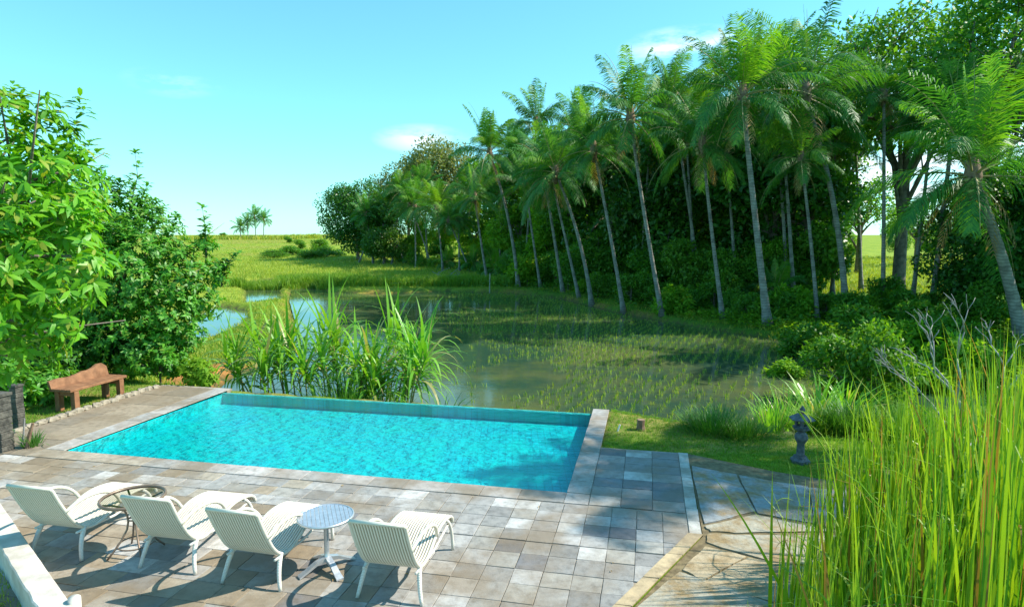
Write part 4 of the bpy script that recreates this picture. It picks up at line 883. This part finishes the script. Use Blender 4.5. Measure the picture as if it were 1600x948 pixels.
# reeds in the right foreground
mb = MB(); rg = random.Random(99)
def reed_h(x, y): px = 800 + x / y * FOC; return np.interp(px, [1215, 1300, 1400, 1500, 1600, 1800], [1.55, 1.95, 2.2, 2.5, 2.8, 2.9])
cnt = 0
while cnt < 2300:
    y = rg.uniform(2.9, 6.6); px = 1222 + (rg.random() ** .8) * 510; x = (px - 800) / FOC * y
    dens = np.interp(px, [1212, 1300, 1420, 1600], [.25, .55, .9, 1.0])
    if rg.random() > dens or (y > 5.4 and px < 1330): continue
    H_ = reed_h(x, y) * rg.uniform(.42, 1.04) ** .9; a = rg.uniform(0, 6.28); tl = rad(abs(rg.gauss(0, 7)) + (rg.random() < .05) * rg.uniform(8, 26))
    sa = rg.uniform(0, 3.14)
    mb.blade((x, y, -.05), ((math.cos(a) if px > 1330 else abs(math.cos(a)) * .8) * math.sin(tl), math.sin(a) * math.sin(tl), math.cos(tl)), H_, rg.uniform(.020, .040), (rg.uniform(0, .5) if rg.random() < .86 else rg.uniform(1.5, 4.5) * (px > 1290)), 9, Vector((math.cos(sa), math.sin(sa), 0)), fold=.2); cnt += 1
    if rg.random() < .10:
        pz = Vector((x, y, H_ * rg.uniform(.6, .85))); az = rg.uniform(0, 6.28); mb.blade(pz, (math.cos(az) * .7, math.sin(az) * .7, .5), rg.uniform(.2, .5), .011, 3.5, 6)
obj('reed_bed', mb, M['reed'], kind='stuff', label='dense bed of tall green reeds with rusty tips filling the right foreground', cat='reeds')
# a leaning reed in front of the lantern
mb = MB(); a0 = at(1246, 640, 5.3); a1 = at(1400, 900, 5.0); mb.tube(bez(a1, (a0 + a1) / 2 + Vector((0, 0, .12)), a0, 8), [.008] * 9, 5)
for k in range(5): mb.blade(a0, (R.uniform(-.3, .9), R.uniform(-.4, .4), -.6 + R.uniform(0, 1)), R.uniform(.15, .35), .012, 1.5, 5)
obj('leaning_reed', mb, M['reed'], label='single bent reed leaning left in front of the stone lantern', cat='reed')

# bare frangipani
loc = onground(1545, 12.0); loc.z = -.4; e = empty('bare_tree', loc, label='leafless frangipani with smooth grey branches behind the reeds', cat='tree')
mb = MB(); rg = random.Random(17)
def grow(p, d, L, r_, lv):
    q = p + d * L; mb.tube([p, (p + q) / 2 + Vector((rg.uniform(-.04, .04), rg.uniform(-.04, .04), .03)), q], [r_, r_ * .85, r_ * .7], 7)
    if lv == 0: return
    for i in range(2 if rg.random() < .6 else 3):
        a = rg.uniform(0, 6.28); nd = (d + Vector((math.cos(a), math.sin(a), .2)) * .55).normalized(); grow(q, nd, L * rg.uniform(.6, .9), r_ * .62, lv - 1)
grow(Vector((0, 0, 0)), Vector((-.45, 0, 1)).normalized(), .85, .04, 4); mb.tube([(-.3, .2, 0), (0, .1, -.25), (.5, .3, 0)], [.04, .06, .04], 6); grow(Vector((.5, .3, 0)), Vector((.35, 0, 1)).normalized(), .85, .04, 4); grow(Vector((-.3, .2, 0)), Vector((-.6, .1, 1)).normalized(), .7, .028, 4)
obj('branches', mb, M['bark_pale'], e, smooth=True)

# ------------------------------------------------------------------ bench
bl = st(-2.32, 1.95, -.04); e = empty('wooden_bench', bl, PA, label='red brown wooden bench with a wavy backrest on the grass left of the pool', cat='bench')
# local x points to the pool, local y along the bench
for yy in (.10, 1.22):
    for xx in (.04, .42):
        mb = MB().box(xx, yy, .21, .10, .11, .42, bev=.008); obj('leg', mb, M['terracotta'], e)
mb = MB()
for k in range(4): mb.box(.04 + .125 * k, .66, .455, .118, 1.40, .055, bev=.006)
obj('seat', mb, M['terracotta'], e)
mb = MB().box(.23, .10, .37, .34, .06, .09).box(.23, 1.22, .37, .34, .06, .09); obj('seat_rail', mb, M['terracotta'], e)
prof = [(0, .30), (.12, .33), (.3, .34), (.5, .30), (.7, .33), (.88, .42), (1.02, .40), (1.15, .46), (1.28, .60), (1.42, .60), (1.55, .40)]
vs = []
for y_, h_ in prof:
    for dx, z_ in ((0, .44), (.05, .44), (.05 - .06, .44 + .06 + h_ * .42), (-.06, .44 + .06 + h_ * .42)): vs.append((dx - .02, y_ * .9 - .04, z_))
fs = [(0, 1, 2, 3), (4 * (len(prof) - 1) + 3, 4 * (len(prof) - 1) + 2, 4 * (len(prof) - 1) + 1, 4 * (len(prof) - 1))]
for i in range(len(prof) - 1):
    for k in range(4): k2 = (k + 1) % 4; fs.append((4 * i + k, 4 * i + 4 + k, 4 * i + 4 + k2, 4 * i + k2))
obj('backrest', MB().add(vs, fs), M['terracotta'], e)

# ------------------------------------------------------------------ loungers
prof = [(-.27, .885), (-.245, .84), (-.20, .74), (-.145, .63), (-.09, .53), (-.03, .435), (.05, .35), (.15, .295), (.28, .29), (.40, .325), (.52, .375), (.64, .415), (.76, .43), (.88, .425), (.98, .41), (1.07, .385), (1.13, .34), (1.15, .29)]
def smooth_prof(p, k=3):
    o_ = []
    for i in range(len(p) - 1):
        p0 = p[max(i - 1, 0)]; p1 = p[i]; p2 = p[i + 1]; p3 = p[min(i + 2, len(p) - 1)]
        for j in range(k):
            t = j / k; f = lambda a, b_, c, d: .5 * ((2 * b_) + (-a + c) * t + (2 * a - 5 * b_ + 4 * c - d) * t * t + (-a + 3 * b_ - 3 * c + d) * t ** 3); o_.append((f(p0[0], p1[0], p2[0], p3[0]), f(p0[1], p1[1], p2[1], p3[1])))
    o_.append(p[-1]); return o_
sp_ = smooth_prof(prof)
e = empty('sun_lounger', (0, 0, 0), cat='sun lounger', group='sun loungers on the deck'); e['label'] = 'x'
W2 = .255; nr = 18; per = 6; nxs = nr * per + 1; V = []; 
nor = []
for i, (a, b_) in enumerate(sp_):
    c0 = sp_[max(i - 1, 0)]; c1 = sp_[min(i + 1, len(sp_) - 1)]; tx, tz = c1[0] - c0[0], c1[1] - c0[1]; l = math.hypot(tx, tz); nor.append((-tz / l, tx / l))
for sgn in (1, -1):
    for (a, b_), (na, nb_) in zip(sp_, nor):
        for j in range(nxs):
            x = -W2 + 2 * W2 * j / (nxs - 1); off = .004 + .015 * abs(math.sin(math.pi * j / per)) ** .6; V.append((x, a + na * off * sgn, b_ + nb_ * off * sgn))
mrow = len(sp_); F = []
VC = []
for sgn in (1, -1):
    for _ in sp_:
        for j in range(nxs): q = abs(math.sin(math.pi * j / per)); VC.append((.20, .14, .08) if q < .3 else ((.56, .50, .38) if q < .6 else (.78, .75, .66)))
for layer in range(2):
    for i in range(mrow - 1):
        for j in range(nxs - 1):
            q = layer * mrow * nxs + i * nxs + j; f = (q, q + 1, q + nxs + 1, q + nxs); F.append(f if layer == 0 else f[::-1])
obj('woven_seat', npmesh('woven_seat', V, F, np.array(VC), True), M['weave'], e)
for s in (-1, 1): obj('side_rail', MB().tube([(s * (W2 + .015), a, b_) for a, b_ in sp_], .018, 8), M['wicker'], e, smooth=True)
for yy, zz in ((prof[0][0], prof[0][1] + .004), (prof[-1][0], prof[-1][1])): obj('cross_bar', MB().tube([(-W2 - .015, yy, zz), (0, yy, zz), (W2 + .015, yy, zz)], .020, 8), M['wicker'], e, smooth=True)
for s in (-1, 1):
    obj('armrest', MB().tube(bez(Vector((s * (W2 + .02), -.13, .58)), Vector((s * (W2 + .05), .03, .69)), Vector((s * (W2 + .05), .28, .64)), 8) + bez(Vector((s * (W2 + .05), .33, .625)), Vector((s * (W2 + .05), .52, .56)), Vector((s * (W2 + .02), .58, .39)), 8), .019, 8), M['wicker'], e, smooth=True)
    obj('leg', MB().tube(bez(Vector((s * (W2 + .015), .10, .33)), Vector((s * (W2 + .03), -.0, .2)), Vector((s * (W2 + .075), -.03, 0)), 7), [.024, .024, .024, .023, .022, .021, .020, .018], 8), M['leg'], e, smooth=True)
    obj('leg', MB().tube(bez(Vector((s * (W2 + .015), .93, .40)), Vector((s * (W2 + .03), 1.09, .3)), Vector((s * (W2 + .04), 1.07, 0)), 7), .019, 8), M['leg'], e, smooth=True)
    obj('brace', MB().tube([(s * (W2 + .012), -.01, .30), (s * (W2 + .012), .5, .27), (s * (W2 + .012), 1.0, .33)], .014, 6), M['leg'], e, smooth=True)
Ls = [((6.90, -2.93), 'rightmost cream wicker sun lounger, right of the slatted round table'), ((5.45, -2.98), 'cream wicker sun lounger left of the slatted round table'), ((4.41, -2.89), 'cream wicker sun lounger right of the brown glass table'), ((3.02, -2.90), 'leftmost cream wicker sun lounger beside the low white wall')]
for i, ((s, t), lab) in enumerate(Ls):
    o = e if i == 0 else copy_thing(e); o.location = st(s, t, .001); o.rotation_euler = (0, 0, PA + rad((0, -1.2, 1.0, .5)[i])); o['label'] = lab

# ------------------------------------------------------------------ tables
loc = st(6.02, -2.52, .001); e = empty('round_table', loc, .35, label='round aluminium table with slatted top on a cross foot', cat='table'); H_ = .585; r0 = .28
for k in range(13):
    x = -.252 + k * .042; ln_ = math.sqrt(max(0, (r0 - .006) ** 2 - x * x)); 
    if k == 0: tp = MB()
    tp.box(x, 0, H_ - .008, .040, 2 * ln_, .014, bev=.003)
obj('slatted_top', tp, M['alu'], e)
mb = MB(); pts = [(math.cos(a) * r0, math.sin(a) * r0, H_ - .010) for a in [2 * math.pi * i / 48 for i in range(49)]]; mb.tube(pts, .012, 8, False, flat=1.3); obj('rim', mb, M['alu'], e, smooth=True)
obj('column', MB().lathe([(.05, .11), (.028, .13), (.026, .2), (.026, .54), (.07, .575)], 18), M['alu'], e, smooth=True)
for k in range(4):
    a = k * math.pi / 2 + .35; c, s = math.cos(a), math.sin(a); vs = []
    for r_, z_, hw, th in ((.02, .115, .030, .05), (.12, .095, .030, .035), (.24, .035, .034, .022), (.31, .008, .038, .016)):
        for q, zz in ((-1, z_ - th / 2), (1, z_ - th / 2), (1, z_ + th / 2), (-1, z_ + th / 2)): vs.append((c * r_ - s * hw * q, s * r_ + c * hw * q, max(zz, 0)))
    fs = [(3, 2, 1, 0), (12, 13, 14, 15)]
    for i in range(3):
        for q in range(4): q2 = (q + 1) % 4; fs.append((4 * i + q, 4 * i + q2, 4 * i + 4 + q2, 4 * i + 4 + q))
    obj('foot', MB().add(vs, fs), M['alu'], e)
loc = st(3.80, -2.66, .001); e = empty('glass_table', loc, .2, label='round brown metal table with clear glass top and curved legs', cat='table'); H_ = .64; r0 = .315
mb = MB(); pts = [(math.cos(a) * r0, math.sin(a) * r0, H_) for a in [2 * math.pi * i / 56 for i in range(57)]]; mb.tube(pts, .016, 8, False, flat=1.2); obj('rim', mb, M['brown_metal'], e, smooth=True)
gt_ = [2 * math.pi * i / 48 for i in range(48)]; obj('glass_top', MB().add([(math.cos(a) * (r0 - .01), math.sin(a) * (r0 - .01), H_ + .002) for a in gt_], [tuple(range(48))]), M['glass'], e)
for k in range(4):
    a = k * math.pi / 2 + .5; c, s = math.cos(a), math.sin(a); f = lambda r_, z_: Vector((c * r_, s * r_, z_))
    obj('leg', MB().tube([f(.29, .625), f(.20, .60), f(.10, .55), f(.065, .45), f(.06, .38), f(.075, .30), (f(.14, .18)), f(.22, .08), f(.28, .01)], .011, 7), M['brown_metal'], e, smooth=True)
for rr, zz in ((.062, .40), (.18, .12)):
    pts = [(math.cos(a) * rr, math.sin(a) * rr, zz) for a in [2 * math.pi * i / 24 for i in range(25)]]; obj('brace_ring', MB().tube(pts, .008, 6, False), M['brown_metal'], e, smooth=True)

# ------------------------------------------------------------------ low wall, pillars, edging, lantern, small things
a = Vector((-6.9, 7.95, 0)); b_ = Vector((-3.80, 5.10, 0)); d = (b_ - a).normalized(); n_ = Vector((-d.y, d.x, 0)); L = (b_ - a).length
e = empty('low_wall', (a + b_) / 2, math.atan2(d.y, d.x), label='low white plastered wall crossing the bottom left corner', cat='wall')
mb = MB(); segs = 40; vs = []
for i in range(segs + 1):
    x = -L / 2 + L * i / segs; j1, j2 = R.uniform(-.0015, .0015), R.uniform(-.006, .006)
    vs += [(x, -.11 + j2, -.02), (x, .11 + j1, -.02), (x, .11 + j1, .25), (x, .10, .262), (x, -.10 + j2, .262), (x, -.112 + j2, .25)]
fs = []
for i in range(segs):
    for k in range(6): k2 = (k + 1) % 6; fs.append((6 * i + k, 6 * i + k2, 6 * i + 6 + k2, 6 * i + 6 + k))
fs += [tuple(range(5, -1, -1)), tuple(6 * segs + k for k in range(6))]
mb.add(vs, fs); obj('wall_body', mb, M['plaster'], e)
o = obj('bamboo_spout', MB().tube([(-3.93, 5.40, -.01), (-3.90, 5.38, .15), (-3.88, 5.36, .30)], [.055, .055, .05], 12), M['plaster'], label='stubby cream post standing at the near end of the low white wall', cat='post', smooth=True)
P = scatter(5000, (-9, -3.6), (4.0, 8.0), lambda x, y: ((x - a.x) * n_.x + (y - a.y) * n_.y < -.13)); P[:, 2] = -.012
soff('grass_patch', P, .07, .008, .7, 4, 'grass_dry', .02, label='dry sunlit grass left of the low white wall', cat='grass')
mb = MB(); q = [a + n_ * -.1, b_ + n_ * -.1, b_ + n_ * -3, a + n_ * -3]; mb.add([(p.x, p.y, -.008) for p in q], [(3, 2, 1, 0)]); obj('dirt', mb, M['rubble'], kind='structure')

for (px, py, hpx, wd, lab) in ((6, 706, 96, .22, 'larger dark mossy stone pillar cut by the left edge'), (30, 668, 70, .15, 'smaller dark stone pillar with flat cap beside the larger one')):
    p = gp(px, py, -.03); h_ = hpx / FOC * p.y * 1.02; e = empty('stone_pillar', p, PA, label=lab, cat='pillar')
    mb = MB(); k = 8
    for i in range(k): mb.box(R.uniform(-.006, .006), R.uniform(-.006, .006), h_ * (i + .5) / k * .93, wd * R.uniform(.93, 1), wd * R.uniform(.93, 1), h_ / k * .92, bev=.01)
    obj('shaft', mb, M['stone_dark'], e); obj('cap', MB().box(0, 0, h_ * .965, wd * 1.12, wd * 1.12, h_ * .055, bev=.008), M['stone_dark'], e)
clump('grass_clump', 28, 10.35, .35, .3, 60, .02, 'lily', 'small green tuft at the foot of the dark pillars', z=0)
mb = MB(); p = gp(42, 700, 0); mb.tube([p, p + Vector((.06, 0, .22)), p + Vector((.12, .02, .42))], [.03, .03, .02], 7); obj('driftwood', mb, M['wood_old'], label='short dark dry stick leaning beside the stone pillars', cat='stick')
mb = MB(); p = gp(34, 698, 0); mb.tube([p, p + Vector((.05, 0, .22)), p + Vector((.07, .02, .48))], [.02, .015, .01], 7); obj('dry_stalk', mb, M['bark_pale'], label='pale dry stalk standing by the dark stick', cat='stalk')
# rough edging stones between grass and deck at the left
def rock(mb, c, sx, sy, sz, rg):
    n1r, n2r = 6, 9; vs = []; 
    for i in range(n1r + 1):
        ph = math.pi * i / n1r
        for j in range(n2r):
            tt = 2 * math.pi * j / n2r; k = 1 + rg.uniform(-.13, .13); g_ = lambda v: math.copysign(abs(v) ** .7, v)
            vs.append((c[0] + sx * k * g_(math.sin(ph)) * g_(math.cos(tt)), c[1] + sy * k * g_(math.sin(ph)) * g_(math.sin(tt)), c[2] + sz * k * g_(math.cos(ph))))
    fs = [(i * n2r + j, (i + 1) * n2r + j, (i + 1) * n2r + (j + 1) % n2r, i * n2r + (j + 1) % n2r) for i in range(n1r) for j in range(n2r)]; mb.add(vs, fs)
for i in range(17):
    t = .70 + i * .205; s = -1.68 - .05 * i / 16 + R.uniform(-.02, .02); mb = MB(); rock(mb, (0, 0, .02), R.uniform(.06, .09), R.uniform(.09, .12), R.uniform(.05, .075), R)
    o = obj('edging_stone', mb, M['rubble'], label='rough pale edging stone between the bench lawn and the deck', cat='stone', group='edging stones of the bench lawn'); o.location = st(s, t, 0); o.rotation_euler = (0, 0, PA + R.uniform(-.2, .2))

# lantern
p = gp(1250, 722, -.05); e = empty('stone_lantern', p, .4, label='dark grey stone garden lantern with pagoda roof on the lawn edge', cat='lantern')
S = 1.0
obj('base', MB().lathe([(.15, 0), (.15, .05), (.11, .08), (.10, .11)], 6), M['lantern'], e)
obj('shaft', MB().lathe([(.075, .10), (.06, .14), (.055, .30), (.07, .33), (.095, .37), (.10, .42), (.085, .46), (.055, .49), (.06, .51)], 14), M['lantern'], e, smooth=True)
obj('platform', MB().lathe([(.06, .505), (.13, .54), (.14, .575), (.10, .58)], 6), M['lantern'], e)
mb = MB()
for k in range(4):
    aa = k * math.pi / 2 + .78; mb.box(math.cos(aa) * .075, math.sin(aa) * .075, .63, .035, .035, .10)
mb.box(0, 0, .588, .15, .15, .018).box(0, 0, .675, .15, .15, .018); obj('light_box', mb, M['lantern'], e)
obj('roof', MB().lathe([(.19, .690), (.20, .705), (.13, .745), (.07, .78), (.05, .79)], 6), M['lantern'], e)
obj('finial', MB().lathe([(.035, .785), (.05, .81), (.035, .83), (.045, .85), (.02, .885), (.005, .91)], 12), M['lantern'], e, smooth=True)
# stump, marker, garden tap stick
p = gp(1001, 671, -.05); mb = MB(); mb.tube([p, p + Vector((.0, 0, .09)), p + Vector((.005, 0, .19))], [.085, .07, .072], 9); obj('tree_stump', mb, M['wood_old'], label='small brown tree stump at the back of the lawn', cat='stump')
p = gp(965, 674, -.05); mb = MB(); mb.tube([p, p + Vector((.04, .0, .13))], [.014, .014], 8); obj('white_stake', mb, M['white_paint'], label='short white leaning stake on the lawn by the pool corner', cat='stake')
p = gp(765, 458, -.9); mb = MB(); mb.tube([p, p + Vector((.03, 0, 1.5))], [.04, .035], 6); obj('marker_pole', mb, M['bark_pale'], label='thin pale pole standing on the far paddy bank', cat='pole')
mb = MB(); p = at(700, 440, 62); p.z = height(p.x, p.y); rg = random.Random(4)
for k in range(9):
    q = p + Vector((rg.uniform(-.9, .9), rg.uniform(-.3, .3), 0)); mb.tube([q, q + Vector((rg.uniform(-.5, .5), 0, rg.uniform(.3, .8))), q + Vector((rg.uniform(-1.2, 1.2), 0, rg.uniform(.5, 1.4)))], [.045, .035, .02], 5)
obj('dead_branches', mb, M['bark_pale'], label='heap of bleached dead branches on the far bank', cat='branches')
# fallen leaves on the deck
for i in range(16):
    s, t = R.choice([(R.uniform(-1, 4), R.uniform(-2.4, -.5)), (R.uniform(4, 9), R.uniform(-2.8, -.4))]); L_ = R.uniform(.03, .06); mb = MB()
    mb.add([(0, 0, .004), (L_ * .5, L_ * .22, .012), (L_, 0, .006), (L_ * .5, -L_ * .22, .013)], [(0, 1, 2, 3)])
    o = obj('fallen_leaf', mb, M['palm_dry'], label='small dry fallen leaf lying on the deck paving', cat='leaf', group='fallen leaves on the deck'); o.location = st(s, t, .002); o.rotation_euler = (0, 0, R.uniform(0, 6))
